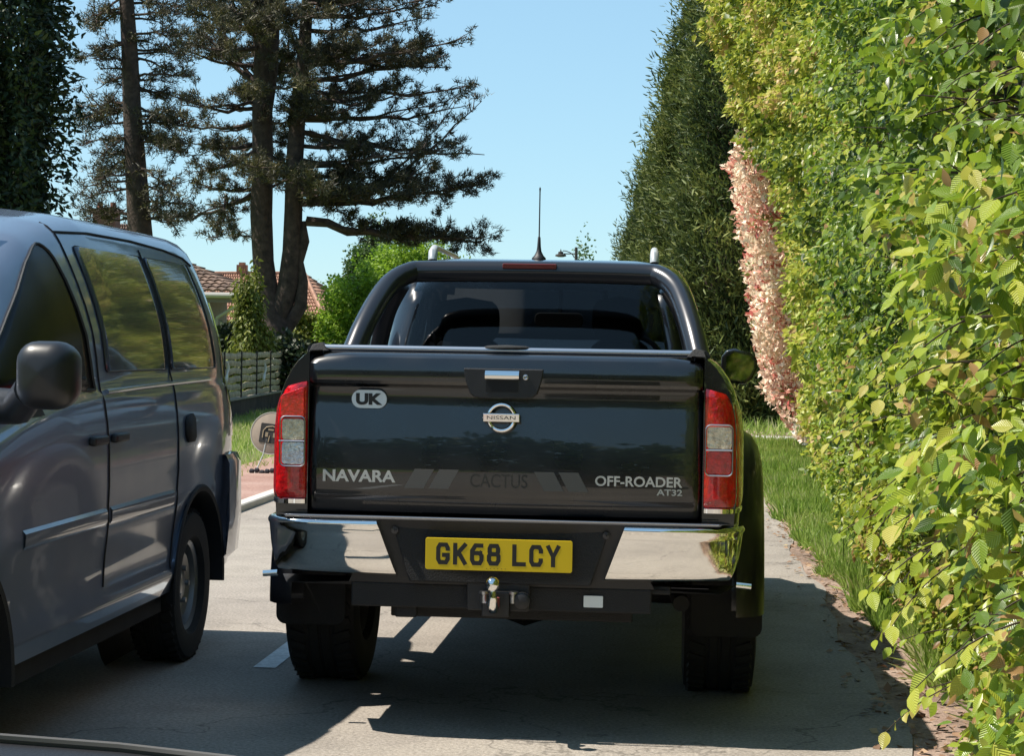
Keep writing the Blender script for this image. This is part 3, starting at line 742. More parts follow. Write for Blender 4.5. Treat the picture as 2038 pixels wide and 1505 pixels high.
# ================================================================ GROUND
def grid_plane(name, x0, x1, y0, y1, z, mat, nx=2, ny=2, kind='structure', zf=None):
    rows = [[(x, y, z if zf is None else zf(x, y)) for x in np.linspace(x0, x1, nx)] for y in np.linspace(y0, y1, ny)]
    o = MB().grid(rows).build(name, mat, None, smooth=True, sharp=0)
    if o.data.polygons[0].normal.z < 0: o.data.flip_normals()
    return tag(o, kind=kind)
def ground_mat(name, c1, c2, c3, s1=1.2, s2=60, bump=.4, rough=.9, speck=.35, cracks=False):
    m, n, p, L = newmat(name); p.inputs['Roughness'].default_value = rough; p.inputs['Specular IOR Level'].default_value = .25
    tc = n.nodes.new('ShaderNodeTexCoord')
    def noise(sc, det=8, ro=.6):
        t = n.nodes.new('ShaderNodeTexNoise'); t.inputs['Scale'].default_value = sc; t.inputs['Detail'].default_value = det; t.inputs['Roughness'].default_value = ro
        L.new(tc.outputs['Object'], t.inputs['Vector']); return t.outputs['Fac']
    r = n.nodes.new('ShaderNodeValToRGB'); r.color_ramp.elements.new(.5)
    for e, (pos, c) in zip(r.color_ramp.elements, ((.32, c1), (.5, c2), (.68, c3))): e.position = pos; e.color = (*c, 1)
    L.new(noise(s1), r.inputs['Fac'])
    mr = n.nodes.new('ShaderNodeMapRange'); mr.inputs['From Min'].default_value = .3; mr.inputs['From Max'].default_value = .7
    mr.inputs['To Min'].default_value = 1-speck; mr.inputs['To Max'].default_value = 1+speck; L.new(noise(s2, 4, .7), mr.inputs['Value'])
    vm = n.nodes.new('ShaderNodeVectorMath'); vm.operation = 'SCALE'; L.new(r.outputs['Color'], vm.inputs[0]); L.new(mr.outputs[0], vm.inputs['Scale'])
    out_ = vm.outputs[0]
    if cracks:      # hairline cracks and worn darker patches
        nz = n.nodes.new('ShaderNodeTexNoise'); nz.inputs['Scale'].default_value = 2.5; nz.inputs['Detail'].default_value = 6; L.new(tc.outputs['Object'], nz.inputs['Vector'])
        ad = n.nodes.new('ShaderNodeVectorMath'); ad.operation = 'ADD'; L.new(tc.outputs['Object'], ad.inputs[0]); L.new(nz.outputs['Color'], ad.inputs[1])
        vo = n.nodes.new('ShaderNodeTexVoronoi'); vo.feature = 'DISTANCE_TO_EDGE'; vo.inputs['Scale'].default_value = .42; L.new(ad.outputs[0], vo.inputs['Vector'])
        m1 = n.nodes.new('ShaderNodeMapRange'); m1.inputs['From Min'].default_value = .001; m1.inputs['From Max'].default_value = .006; m1.inputs['To Min'].default_value = .62; L.new(vo.outputs['Distance'], m1.inputs['Value'])
        m2 = n.nodes.new('ShaderNodeMapRange'); m2.inputs['From Min'].default_value = .38; m2.inputs['From Max'].default_value = .52; m2.inputs['To Min'].default_value = .86; L.new(noise(2.2, 9, .7), m2.inputs['Value'])
        mm_ = n.nodes.new('ShaderNodeMath'); mm_.operation = 'MULTIPLY'; L.new(m1.outputs[0], mm_.inputs[0]); L.new(m2.outputs[0], mm_.inputs[1])
        v2 = n.nodes.new('ShaderNodeVectorMath'); v2.operation = 'SCALE'; L.new(out_, v2.inputs[0]); L.new(mm_.outputs[0], v2.inputs['Scale']); out_ = v2.outputs[0]
    L.new(out_, p.inputs['Base Color'])
    b = n.nodes.new('ShaderNodeBump'); b.inputs['Strength'].default_value = bump; b.inputs['Distance'].default_value = .012
    L.new(noise(s2*2, 4), b.inputs['Height']); L.new(b.outputs[0], p.inputs['Normal'])
    return m
m_road = ground_mat('asphalt', (.23, .205, .18), (.30, .268, .235), (.35, .315, .27), .5, 70, .45, speck=.4, cracks=True)
m_pave = ground_mat('red_gravel', (.26, .15, .12), (.32, .20, .165), (.36, .24, .2), 1.5, 40)
m_dirt = ground_mat('dirt', (.17, .12, .09), (.28, .20, .16), (.38, .29, .23), 2.2, 45, .8)
m_grassg = ground_mat('turf', (.10, .13, .035), (.15, .22, .045), (.21, .28, .06), 1.5, 30)
m_kerb = ground_mat('kerb_concrete', (.5, .47, .42), (.55, .52, .47), (.6, .56, .5), 3, 60, speck=.12)
m_white = ground_mat('road_paint', (.6, .62, .62), (.72, .74, .74), (.78, .8, .8), 6, 50, .2, speck=.2)
def road_c(y): return -max(0, (y-26))**2*.0045       # the road bends to the left far ahead
tag(MB().add([(-500, -120, -.03), (500, -120, -.03), (500, 900, -.03), (-500, 900, -.03)], [(0, 1, 2, 3)]).build('ground', m_grassg, None, smooth=False), kind='structure')
def strip(name, xa, xb, ys, z, mat, kind='structure', n=3):
    rows = [[(xa(y)+(xb(y)-xa(y))*t, y, z) for t in np.linspace(0, 1, n)] for y in ys]
    o = MB().grid(rows).build(name, mat, None, smooth=True, sharp=0)
    if o.data.polygons[0].normal.z < 0: o.data.flip_normals()
    return tag(o, kind=kind)
YS = list(np.linspace(-40, 26, 23))+list(np.linspace(30, 110, 30))
strip('road', lambda y: -3.06+road_c(y), lambda y: 1.50+road_c(y)+.03*math.sin(y*1.7)+.02*math.sin(y*4.3), sorted(YS+list(np.linspace(-5, 25, 150))), 0.0, m_road)
strip('verge', lambda y: 1.3+road_c(y), lambda y: 9+road_c(y), YS, -.008, m_dirt)
strip('pavement', lambda y: -4.25+road_c(y), lambda y: -3.10+road_c(y), YS, .05, m_pave)
k = MB()
rows = [[(x+road_c(y), y, z) for x, z in ((-3.14, -.02), (-3.14, .055), (-3.135, .06), (-3.03, .06), (-3.02, .05), (-3.02, -.02))] for y in YS]
k.grid(rows); tag(k.build('kerb', m_kerb, None, sharp=30), kind='structure')
for ya, yb in ((1.28, 2.75), (6.6, 8.1), (12, 13.5), (17.4, 18.9), (-4.2, -2.7)):
    strip('road_marking', lambda y: -1.205, lambda y: -1.105, [ya, (ya+yb)/2, yb], .004, m_white, n=2)
# side path that meets the road beyond the flowering bush
o = MB().add([(1.3, 24.6, .0), (6, 24.2, .0), (6, 25.5, .0), (1.2, 25.9, .0)], [(0, 1, 2, 3)]).build('path', m_kerb, None, smooth=False); tag(o, kind='structure')

# ================================================================ FOLIAGE TOOLS
def pn(p, f, seed=0):
    "cheap smooth noise in about -1..1"
    r = np.random.default_rng(seed); out = 0
    for k in range(6):
        d = r.normal(size=3); d /= np.linalg.norm(d); out = out+np.sin((p @ d)*f*(1+.35*k)+r.uniform(0, 6.28))
    return out/3.2
def unit(v): return v/np.maximum(np.linalg.norm(v, axis=1, keepdims=True), 1e-9)
T_SMALL = (np.array([(0, 0, 0), (-.36, .42, .1), (0, 1, 0), (.36, .42, .1)]), [(0, 3, 2), (0, 2, 1)])
T_NEEDLE = (np.array([(-.035, 0, 0), (.035, 0, 0), (0, 1, 0)]), [(0, 1, 2)])
T_BLADE = (np.array([(-.05, 0, 0), (.05, 0, 0), (.04, .55, .08), (-.03, .55, .08), (0, 1, .3)]), [(0, 1, 2, 3), (3, 2, 4)])
T_SPRAY = (np.array([(0, 0, 0), (-.17, .35, .03), (-.10, .75, 0), (0, 1, -.05), (.12, .7, 0), (.18, .3, .03)]), [(0, 5, 4, 3), (0, 3, 2, 1)])
_big = []
for yv, w in ((0, 0), (.13, .19), (.32, .31), (.56, .29), (.8, .14), (1, 0)): _big.append((yv, w))
vb_ = []; fb_ = []
for i, (yv, w) in enumerate(_big):
    vb_ += [(-w, yv, .16*w+.0), (0, yv, 0), (w, yv, .16*w)]
vb_ = [(x, y, z-.14*y*y) for x, y, z in vb_]
for i in range(5):
    a = 3*i; fb_ += [(a, a+1, a+4, a+3), (a+1, a+2, a+5, a+4)]
T_BIG = (np.array(vb_), fb_)
def cloud(tmpl, c, axis, nrm, size, tint, width=1.0, uv=False):
    c = np.asarray(c, float); a = unit(np.asarray(axis, float)); n = np.asarray(nrm, float)
    s = unit(np.cross(a, n)); n = np.cross(s, a); T, Fc = tmpl; K = len(T); N = len(c)
    size = np.broadcast_to(size, (N,))[:, None, None]; wd_ = np.broadcast_to(width, (N,))[:, None, None]
    V = c[:, None, :] + size*(wd_*T[None, :, 0:1]*s[:, None, :] + T[None, :, 1:2]*a[:, None, :] + T[None, :, 2:3]*n[:, None, :])
    return dict(V=V.reshape(-1, 3), F=Fc, K=K, N=N, tint=np.repeat(tint, K), uv=np.tile(T[:, :2], (N, 1)))
def foliage(name, clouds, mat, parent=None, veins=False):
    off = np.zeros(3) if parent is None else np.array(wloc(parent))
    V = np.concatenate([c['V'] for c in clouds])-off; tint = np.concatenate([c['tint'] for c in clouds]); uv = np.concatenate([c['uv'] for c in clouds])
    loops, starts, totals = [], [], []; base = 0; ls = 0
    for c in clouds:
        idx = np.arange(c['N'])*c['K']+base
        for f in c['F']:
            arr = idx[:, None]+np.array(f)[None, :]
            loops.append(arr.ravel()); starts.append(ls+np.arange(c['N'])*len(f)); totals.append(np.full(c['N'], len(f))); ls += arr.size
        base += c['N']*c['K']
    loops = np.concatenate(loops); starts = np.concatenate(starts); totals = np.concatenate(totals)
    me = bpy.data.meshes.new(name); me.vertices.add(len(V)); me.vertices.foreach_set('co', V.astype(np.float32).ravel())
    me.loops.add(len(loops)); me.loops.foreach_set('vertex_index', loops.astype(np.int32))
    me.polygons.add(len(starts)); me.polygons.foreach_set('loop_start', starts.astype(np.int32)); me.polygons.foreach_set('loop_total', totals.astype(np.int32))
    at = me.attributes.new('tint', 'FLOAT', 'POINT'); at.data.foreach_set('value', np.clip(tint, 0, 1).astype(np.float32))
    if veins:
        ul = me.uv_layers.new(name='UVMap'); ul.data.foreach_set('uv', uv[loops].astype(np.float32).ravel())
    me.update(calc_edges=True); me.validate()
    me.polygons.foreach_set('use_smooth', np.ones(len(me.polygons), bool))
    o = bpy.data.objects.new(name, me); COL.objects.link(o); me.materials.append(mat)
    if parent is not None: o.parent = parent
    return o
def rdir(n, bias=(0, 0, 0), s=1.0): return unit(rng.normal(size=(n, 3))*s+np.array(bias))

G = {}
G['hornbeam'] = leafmat('hornbeam_leaf', [(0, (.07, .13, .025)), (.3, (.17, .28, .028)), (.55, (.32, .43, .035)), (.8, (.52, .56, .07)), (.94, (.60, .50, .15)), (1, (.50, .30, .13))], .40, .30, veins=True, spec=.7)
G['hedge_far'] = leafmat('hedge_leaf', [(0, (.06, .11, .025)), (.3, (.19, .26, .03)), (.55, (.36, .41, .045)), (.8, (.56, .54, .11)), (1, (.54, .38, .17))], .4, .45)
G['pinkbush'] = leafmat('pink_leaf', [(0, (.2, .25, .06)), (.1, (.5, .10, .08)), (.3, (.72, .30, .24)), (.5, (.85, .62, .46)), (1, (.92, .82, .64))], .3, .4)
G['conifer'] = leafmat('conifer_spray', [(0, (.03, .05, .018)), (.4, (.085, .12, .03)), (.75, (.17, .20, .045)), (1, (.27, .28, .08))], .25, .6)
G['pine'] = leafmat('pine_needle', [(0, (.026, .027, .017)), (.55, (.065, .060, .030)), (1, (.22, .19, .075))], .15, .55)
G['dark'] = leafmat('dark_leaf', [(0, (.008, .016, .008)), (.6, (.022, .038, .014)), (1, (.08, .10, .035))], .15, .5)
G['lime'] = leafmat('lime_leaf', [(0, (.10, .18, .018)), (.6, (.23, .38, .03)), (1, (.38, .52, .07))], .45, .5)
G['mid'] = leafmat('mid_leaf', [(0, (.04, .085, .02)), (.6, (.085, .15, .04)), (1, (.15, .21, .07))], .35, .5)
G['olive'] = leafmat('olive_leaf', [(0, (.07, .09, .02)), (.6, (.17, .20, .03)), (1, (.3, .32, .06))], .4, .5)
G['grass'] = leafmat('grass_blade', [(0, (.12, .20, .035)), (.45, (.26, .40, .06)), (.8, (.42, .50, .15)), (1, (.6, .55, .32))], .4, .5)
G['litter'] = leafmat('dead_leaf', [(0, (.12, .07, .04)), (.4, (.26, .15, .09)), (.7, (.36, .24, .15)), (1, (.33, .36, .14))], .1, .7)
M['bark'] = prin('bark', (.062, .042, .034), .95, noise=.6, nscale=6, bump=1.0, bscale=14)
M['bark_grey'] = prin('bark_grey', (.07, .055, .04), .9, noise=.5, nscale=8, bump=.8, bscale=20)
M['twig'] = prin('twig', (.05, .035, .025), .9, noise=.4)

# ================================================================ HEDGE
HB = [(-14, 1.85), (-6, 1.72), (-3, 1.66), (-1, 1.74), (1, 1.86), (4, 1.88), (7, 1.98), (11, 2.15), (15, 2.4), (18, 2.62), (22, 2.95)]
def hedge_x(y, z):
    b = np.interp(y, [a for a, _ in HB], [c for _, c in HB])
    near = np.clip((3-y)/6, 0, 1)
    low = np.clip(1-z/.55, 0, 1)
    lean = np.interp(z, [0, .4, 1.0, 2, 3, 4, 4.8, 6.5], [0, -.06, -.16, -.25, -.45, -.85, -1.25, -1.5])
    nl = np.interp(z, [0, .4, 1.0, 2, 3, 4.5, 6.5], [0, -.10, -.22, -.28, -.30, -.3, -.2])
    t = np.clip((y-6)/10, 0, 1)
    return b + nl*(1-t)+lean*t + .12*low*near
def hedge_top(y): return np.interp(y, [-14, -4, 0, 6, 12, 17, 19.5, 22], [2.6, 3.4, 4.0, 5.0, 5.6, 6.0, 5.8, 4.6])
hedge = thing('hornbeam_hedge', 'tall sunlit green and yellow leafy hedge along the right side of the road', 'hedge', (2.4, 5, 0))
def hedge_points(n, y0, y1, zmax=7, ypow=1.0):
    y = y0+(y1-y0)*rng.random(n)**ypow; z = rng.random(n)*zmax; k = z < hedge_top(y); y, z = y[k], z[k]
    return y, z
def hedge_cloud(n, y0, y1, tmpl, smin, smax, depth, uv=False, zmax=7, out=0.0, ypow=1.0):
    y, z = hedge_points(n, y0, y1, zmax, ypow); n = len(y)
    q = np.stack([np.zeros(n), y, z], 1)
    q = q*np.array([1, .85, 1.6])
    bulge = .18*pn(q, 3.1, 1)+.12*pn(q, 8.0, 2)
    gap = np.clip((-.22-pn(q, 4.2, 77))*3.0, 0, 1)*(.75+.25*np.sign(rng.random(n)-.2))
    dp = rng.random(n)**1.6*depth+gap*.24
    kp = rng.random(n) > gap*.93
    y, z, dp, bulge, q = y[kp], z[kp], dp[kp], bulge[kp], q[kp]; n = len(y)
    x = hedge_x(y, z)-bulge*np.clip(.4+z, .4, 1)+dp-out+rng.normal(size=n)*.02
    c = np.stack([x, y, z+rng.normal(size=n)*.02], 1)
    ax = rdir(n, (-.45, -.15, -.6), .75)
    nm = rdir(n, (-.35, -.15, .9), .65)
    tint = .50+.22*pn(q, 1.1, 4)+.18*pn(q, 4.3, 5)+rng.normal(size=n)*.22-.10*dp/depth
    tint += np.where(rng.random(n) < .05, .35, 0)
    return cloud(tmpl, c, ax, nm, smin+(smax-smin)*rng.random(n), tint, .62+.38*rng.random(n), uv)
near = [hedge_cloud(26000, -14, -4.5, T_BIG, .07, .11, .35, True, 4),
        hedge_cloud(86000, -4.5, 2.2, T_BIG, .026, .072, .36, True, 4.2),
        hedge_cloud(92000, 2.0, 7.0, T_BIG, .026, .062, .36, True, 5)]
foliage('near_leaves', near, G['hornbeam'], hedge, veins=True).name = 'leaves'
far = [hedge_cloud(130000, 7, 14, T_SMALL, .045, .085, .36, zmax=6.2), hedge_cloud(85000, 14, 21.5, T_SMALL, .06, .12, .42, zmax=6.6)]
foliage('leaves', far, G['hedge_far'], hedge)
# dark hull that closes the hedge, inner shade put into its colour
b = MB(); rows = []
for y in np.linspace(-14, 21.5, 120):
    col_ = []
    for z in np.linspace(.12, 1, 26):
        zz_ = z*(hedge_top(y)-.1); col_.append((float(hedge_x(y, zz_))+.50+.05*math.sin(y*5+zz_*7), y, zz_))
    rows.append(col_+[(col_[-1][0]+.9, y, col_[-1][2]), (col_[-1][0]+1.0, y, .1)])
b.grid(rows); b.build('shade_hull', prin('shade_hull', (.012, .013, .006), 1, noise=.7, nscale=9, bump=1, bscale=30), hedge)
b = MB()
for k in range(260):
    y = random.uniform(-4, 9); z = random.uniform(.3, 3.4); x = float(hedge_x(y, z))
    p0 = Vector((x+.3, y, z-.1)); d = Vector((-random.uniform(.2, .42), random.uniform(-.3, .3), random.uniform(-.1, .35)))
    b.tube([p0, p0+d*.5+Vector((0, 0, .02)), p0+d], [.005, .004, .002], 5)
for k in range(34):
    y = -4+k*.55+random.uniform(-.1, .1); x = float(hedge_x(y, 0))+.22+random.uniform(0, .15)
    b.tube([(x, y, -.05), (x+random.uniform(-.05, .05), y, .5), (x+random.uniform(-.15, .05), y+random.uniform(-.1, .1), 1.3), (x-.1, y, 2.4)], [.03, .024, .018, .01], 7)
b.build('branches', M['twig'], hedge)
# drooping sprays standing proud of the hedge: pairs of larger leaves along a twig
sp_c, sp_a, sp_n, sp_s, sp_t = [], [], [], [], []
tw = MB()
def spray(x, y, z, dx, dy, dz, L_, n, s0, tint):
    p = Vector((x, y, z)); d = Vector((dx, dy, dz)).normalized(); pts = [p.copy()]
    side = d.cross(Vector((0, 0, 1))).normalized()
    for k in range(n):
        p = p + d*L_/n; d = (d+Vector((0, 0, -.09))).normalized(); pts.append(p.copy())
        sg = 1 if k % 2 else -1
        a = (d*.55+side*sg*.8+Vector((0, 0, -.35))+Vector(rng.normal(size=3)*.18)).normalized()
        sp_c.append(p); sp_a.append(a); sp_n.append(Vector((-.35, -.5, .9))+Vector(rng.normal(size=3)*.35)); sp_s.append(s0*random.uniform(.75, 1.15)); sp_t.append(tint+random.uniform(-.12, .12))
    tw.tube(pts, [.0032-.002*i/len(pts) for i in range(len(pts))], 5)
for k in range(300):
    y = random.uniform(-3.4, 8); z = random.uniform(.25, 1.2+.35*(y+7)) ; x = float(hedge_x(y, z))-.02
    spray(x+.12, y, z, -random.uniform(.5, 1), random.uniform(-.7, .3), random.uniform(-.5, .4), random.uniform(.16, .34), random.randint(6, 10), random.uniform(.035, .065), random.choice([.1, .25, .35, .45, .55, .65]))
for k in range(26):   # longer shoots hanging over the road edge low down near the viewer
    y = random.uniform(-3.2, 1.5); z = random.uniform(.25, 1.6); x = float(hedge_x(y, z))
    spray(x, y, z, -1, random.uniform(-.5, .3), random.uniform(-.5, .1), random.uniform(.25, .42), 9, random.uniform(.045, .07), random.choice([.5, .6, .7, .8]))
foliage('sprays', [cloud(T_BIG, sp_c, sp_a, sp_n, np.array(sp_s), np.array(sp_t), 1.0, True)], G['hornbeam'], hedge, veins=True).name = 'leaves'
tag(tw.build('shoots', M['twig'], hedge), kind='stuff')

# ================================================================ FLOWERING BUSH
bush = thing('flowering_bush', 'tall narrow bush with cream and pink red leaves between hedge and conifers', 'bush', (2.6, 21.5, 0))
N = 48000
y = 19.0+5.2*rng.random(N); z = .15+4.35*rng.random(N)
xb = np.interp(z, [0, .3, .8, 1.5, 2.5, 3.5, 4.2, 4.5], [2.75, 2.45, 2.1, 1.93, 1.80, 1.62, 1.50, 1.62])+.03*(y-21)
q = np.stack([np.zeros(N), y, z], 1); blob = .13*pn(q, 5, 11)+.09*pn(q, 13, 12)
x = xb-blob+rng.random(N)**1.5*.6
tint = .6+.55*pn(q, 4.5, 13)+rng.normal(size=N)*.2-.06*np.clip(2.2-z, 0, 2)
foliage('leaves', [cloud(T_SMALL, np.stack([x, y, z], 1), rdir(N, (-.4, -.3, .35), .6), rdir(N, (-.6, -.5, .5), .5), .05+.07*rng.random(N), tint, .85)], G['pinkbush'], bush)
b = MB(); b.grid([[(float(np.interp(z, [0, .8, 2.5, 4.2], [2.9, 2.5, 2.2, 1.95])), y, z) for z in np.linspace(.1, 4.3, 12)] for y in np.linspace(19.2, 24, 14)])
for k in range(14): b.tube([(2.75, 19.4+k*.33, 0), (2.5, 19.4+k*.33, 1), (2.2, 19.4+k*.33, 2.5), (2.0, 19.4+k*.33, 4)], [.03, .025, .018, .008], 6)
b.build('branches', M['twig'], bush)

# ================================================================ CONIFERS
def conifer(px, d, hw, top, label, n=26000, z0=.0):
    n = int(n*2.4)
    p = P(px, 700, d); x0, y0 = p.x, p.y
    t = thing('conifer', label, 'conifer', (x0, y0, 0), 'conifers in a row beyond the bush')
    z = z0+(top-z0)*(1-rng.random(n)**.62*1.0); th = rng.random(n)*2*math.pi
    f = (z-z0)/(top-z0)
    r = hw*np.interp(f, [0, .08, .35, .6, .85, 1], [.88, 1.0, .98, .80, .42, .04])
    q = np.stack([r*np.cos(th)+x0*3, r*np.sin(th), z], 1)
    r = r*(1+.15*pn(q, 2.1, 21)+.12*pn(q, 6.5, 22))-np.abs(rng.normal(size=n))*.16+rng.random(n)**7*.5
    c = np.stack([x0+r*np.cos(th), y0+r*np.sin(th), z], 1)
    out = np.stack([np.cos(th), np.sin(th), np.zeros(n)], 1)
    ax = unit(out*.7+np.array([0, 0, .55])+rng.normal(size=(n, 3))*.5); nm = unit(out*.5+np.array([0, 0, .3])+rng.normal(size=(n, 3))*.6)
    n_ = n
    tint = .45+.25*pn(q, 3, 23)+rng.normal(size=n)*.2
    foliage('crown', [cloud(T_SPRAY, c, ax, nm, .09+.12*rng.random(n), tint, .62)], G['conifer'], t)
    b = MB(); b.tube([(x0, y0, -.1), (x0, y0, top*.5), (x0, y0, top*.97)], [.18, .12, .02], 8)
    b.lathe((x0, y0, 0), [(z0+.1, hw*.6), (top*.35, hw*.72), (top*.6, hw*.55), (top*.92, .05)], 14, 'Z'); b.build('trunk', M['bark'], t)
conifer(1475, 37, 1.15, 11.5, 'tallest dark conifer, nearest of the row beside the pink bush', 34000)
conifer(1420, 43, 1.45, 11.6, 'tall dark conifer second from the hedge, its tip out of the frame', 34000)
conifer(1362, 49, 1.35, 9.3, 'dark conifer in the middle of the row, under the slanting skyline', 26000)
conifer(1315, 56, 1.35, 7.6, 'lower conifer behind the right roof rail of the pickup', 22000)
conifer(1268, 63, 1.0, 6.0, 'smallest darkest conifer at the left end of the row', 14000)

# ================================================================ PINES
def tufts(pts, dirs, per, ln, tint):
    pts = np.repeat(np.array(pts), per, 0); dirs = np.repeat(np.array(dirs), per, 0); n = len(pts); tt = np.repeat(np.array(tint), per)
    ax = unit(dirs*.55+rng.normal(size=(n, 3))*.75+np.array([0, 0, .25]))
    return cloud(T_NEEDLE, pts+rng.normal(size=(n, 3))*.035, ax, rng.normal(size=(n, 3)), ln*(.7+.6*rng.random(n)), tt+rng.normal(size=n)*.15, 2.6)
def limb(bk, tp, td, tt, a, b_, r0, rnd, sub=7, tuftd=1.0, sag=0, tint=.4, start=.25):
    a, b_ = Vector(a), Vector(b_); n = 9; pts = []
    L_ = (b_-a).length
    for i in range(n):
        t = i/(n-1); p = a.lerp(b_, t)+Vector((rnd.gauss(0, .05), rnd.gauss(0, .1), rnd.gauss(0, .05)))*L_*.25*math.sin(math.pi*t)
        p.z += -sag*math.sin(math.pi*t); pts.append(p)
    bk.tube(pts, [r0*(1-.85*i/(n-1)) for i in range(n)], 6)
    dirn = (b_-a).normalized()
    for k in range(int(sub*L_)):
        t = start+(1-start)*rnd.random(); i = min(int(t*(n-1)), n-2); p = pts[i].lerp(pts[i+1], t*(n-1)-i)
        d = (dirn*rnd.uniform(.2, 1)+Vector((rnd.gauss(0, .5), rnd.gauss(0, .6), rnd.gauss(.15, .28)))).normalized(); l = rnd.uniform(.3, .95)*min(1, L_*.35+.2)*(1.15-t*.5)
        mid = p+d*l*.5+Vector((0, 0, rnd.uniform(-.04, .08))); e = p+d*l+Vector((0, 0, .07*l))
        bk.tube([p, mid, e], [.014, .009, .004], 4, cap=False)
        m = max(1, int(tuftd*rnd.uniform(1, 4)*l/.35))
        for q in range(m):
            u = 1-rnd.random()**1.5*.75; cpt = p.lerp(e, u); cti = tint+rnd.uniform(-.25, .3)
            for w_ in range(3): tp.append(list(cpt+Vector((rnd.gauss(0, .055), rnd.gauss(0, .055), rnd.gauss(.02, .045))))); td.append(list(d)); tt.append(cti)
rnd = random.Random(3)
D = 44.0
def Q(px, py, dy=0): return P(px, py, D+dy)
pine = thing('pine_tree', 'big dark pine with forked double trunk behind the fence', 'pine tree', tuple(Q(540, 720)*1.0))
pine.location.z = 0
tk = MB()
tk.tube([Vector((*Q(545, 700)[:2], -.1)), Q(545, 700), Q(545, 650), Q(535, 600), Q(524, 520), Q(520, 430), Q(523, 330), Q(522, 220), Q(524, 100), Q(518, 0), Q(515, -130), Q(512, -300)], [.62, .52, .40, .26, .25, .26, .25, .24, .22, .2, .16, .08], 16)
tk.tube([Q(538, 668), Q(556, 625), Q(573, 570), Q(581, 500), Q(584, 420), Q(586, 330), Q(592, 230), Q(604, 120), Q(612, 0), Q(618, -120), Q(622, -260)], [.30, .26, .24, .22, .21, .20, .19, .16, .13, .10, .05], 14)
tk.tube([Q(540, 690), Q(572, 650), Q(598, 610), Q(603, 560), Q(597, 520)], [.28, .17, .16, .12, .08], 10)
tk.tube([Q(528, 250), Q(540, 150), Q(545, 50), Q(544, -60), Q(545, -150)], [.12, .15, .14, .11, .05], 10)
tk.tube([Q(597, 520), Q(606, 480), Q(604, 440)], [.09, .12, .05], 8)
for (a, b_) in (((497, 470), (475, 469)), ((606, 497), (612, 496)), ((600, 541), (606, 540))): tk.tube([Q(*a), Q(*b_)], [.03, .012], 5)
tk.build('trunk', M['bark'], pine)
bk = MB(); tp, td, tt = [], [], []
main = [  # right hand limbs: start pixel, end pixel, radius
 (610, 440, 965, 480, .13, 12, 1.0), (600, 400, 860, 330, .06, 6, .8), (598, 405, 980, 365, .09, 7, .9), (596, 330, 900, 290, .07, 6, .6), (598, 318, 760, 312, .06, 2, .3),
 (598, 290, 820, 270, .06, 6, .6), (600, 262, 960, 300, .07, 5, .5), (604, 238, 930, 215, .07, 5, .55), (604, 200, 940, 175, .07, 5, .6), (606, 180, 800, 165, .06, 8, .6),
 (606, 160, 890, 110, .07, 5, .6), (608, 130, 925, 75, .07, 6, .7), (608, 100, 900, 130, .06, 7, .7), (610, 60, 850, 40, .06, 6, .7), (611, 30, 870, 5, .07, 6, .7), (614, 0, 900, -40, .07, 6, .6),
 (600, 350, 740, 380, .06, 10, 1.0), (600, 372, 700, 420, .05, 12, 1.0), (760, 365, 960, 200, .05, 5, .5), (598, 230, 720, 205, .05, 8, .8), (606, 140, 700, 70, .05, 9, .9), (602, 345, 800, 350, .06, 10, 1.0), (600, 385, 840, 385, .06, 9, .9),
 (608, 110, 760, 95, .05, 8, .8), (612, 20, 740, -10, .05, 8, .8), (620, -60, 900, -110, .07, 6, .7), (620, -120, 820, -190, .06, 6, .7),
 # left hand limbs
 (506, 385, 340, 440, .07, 5, .7), (508, 300, 390, 345, .06, 8, .9), (506, 375, 385, 360, .06, 10, 1.0), (510, 285, 380, 280, .06, 9, .9), (508, 245, 345, 240, .06, 4, .4), (508, 215, 370, 190, .06, 4, .4), (512, 165, 400, 60, .09, 5, .6),
 (510, 200, 365, 215, .05, 4, .4), (512, 130, 365, 95, .06, 7, .8), (512, 95, 370, 80, .06, 7, .8), (514, 60, 370, 20, .06, 9, .9), (514, 30, 380, -20, .06, 9, .9), (514, 5, 400, -40, .06, 7, .8), (450, 390, 440, 470, .04, 9, .8), (514, -80, 400, -120, .06, 7, .8),
 # between the trunks
 (530, 330, 590, 345, .04, 5, .6), (530, 240, 600, 225, .04, 9, 1.0), (540, 100, 610, 90, .04, 9, 1.0), (540, 50, 600, 30, .04, 9, 1.0), (545, 0, 600, -20, .04, 8, 1.0), (560, 210, 640, 215, .05, 9, 1.0)]
for x0, y0, x1, y1, r, dn, td_ in main:
    for rep in range(2 if x1 > 0 else 1):
        dy0 = rnd.uniform(-.2, .2); dy1 = rnd.uniform(-2.2, 2.2)
        limb(bk, tp, td, tt, Q(x0, y0, dy0), Q(x1+rnd.uniform(-14, 8)-rep*rnd.uniform(20, 90)*(1 if x1 > x0 else -1), y1+rnd.uniform(-8, 8)*(1+rep), dy1), r*(1-.3*rep), rnd, sub=dn*.8, tuftd=td_*.85, sag=.12, tint=.45 if x1 < x0 else .3)
for k in range(34):   # limbs towards and away from the viewer
    y0 = rnd.uniform(-100, 400); xx = 520 if rnd.random() < .5 else 600
    dy = rnd.choice((-1, 1))*rnd.uniform(1.5, 4)
    limb(bk, tp, td, tt, Q(xx, y0), Q(xx+rnd.uniform(-90, 110), y0+rnd.uniform(-40, 15), dy), .05, rnd, sub=5, tuftd=.9, tint=.5, start=.35)
bk.build('branches', M['bark'], pine)
foliage('crown', [tufts(tp, td, 16, .12, tt)], G['pine'], pine)
print('pine tufts', len(tp))

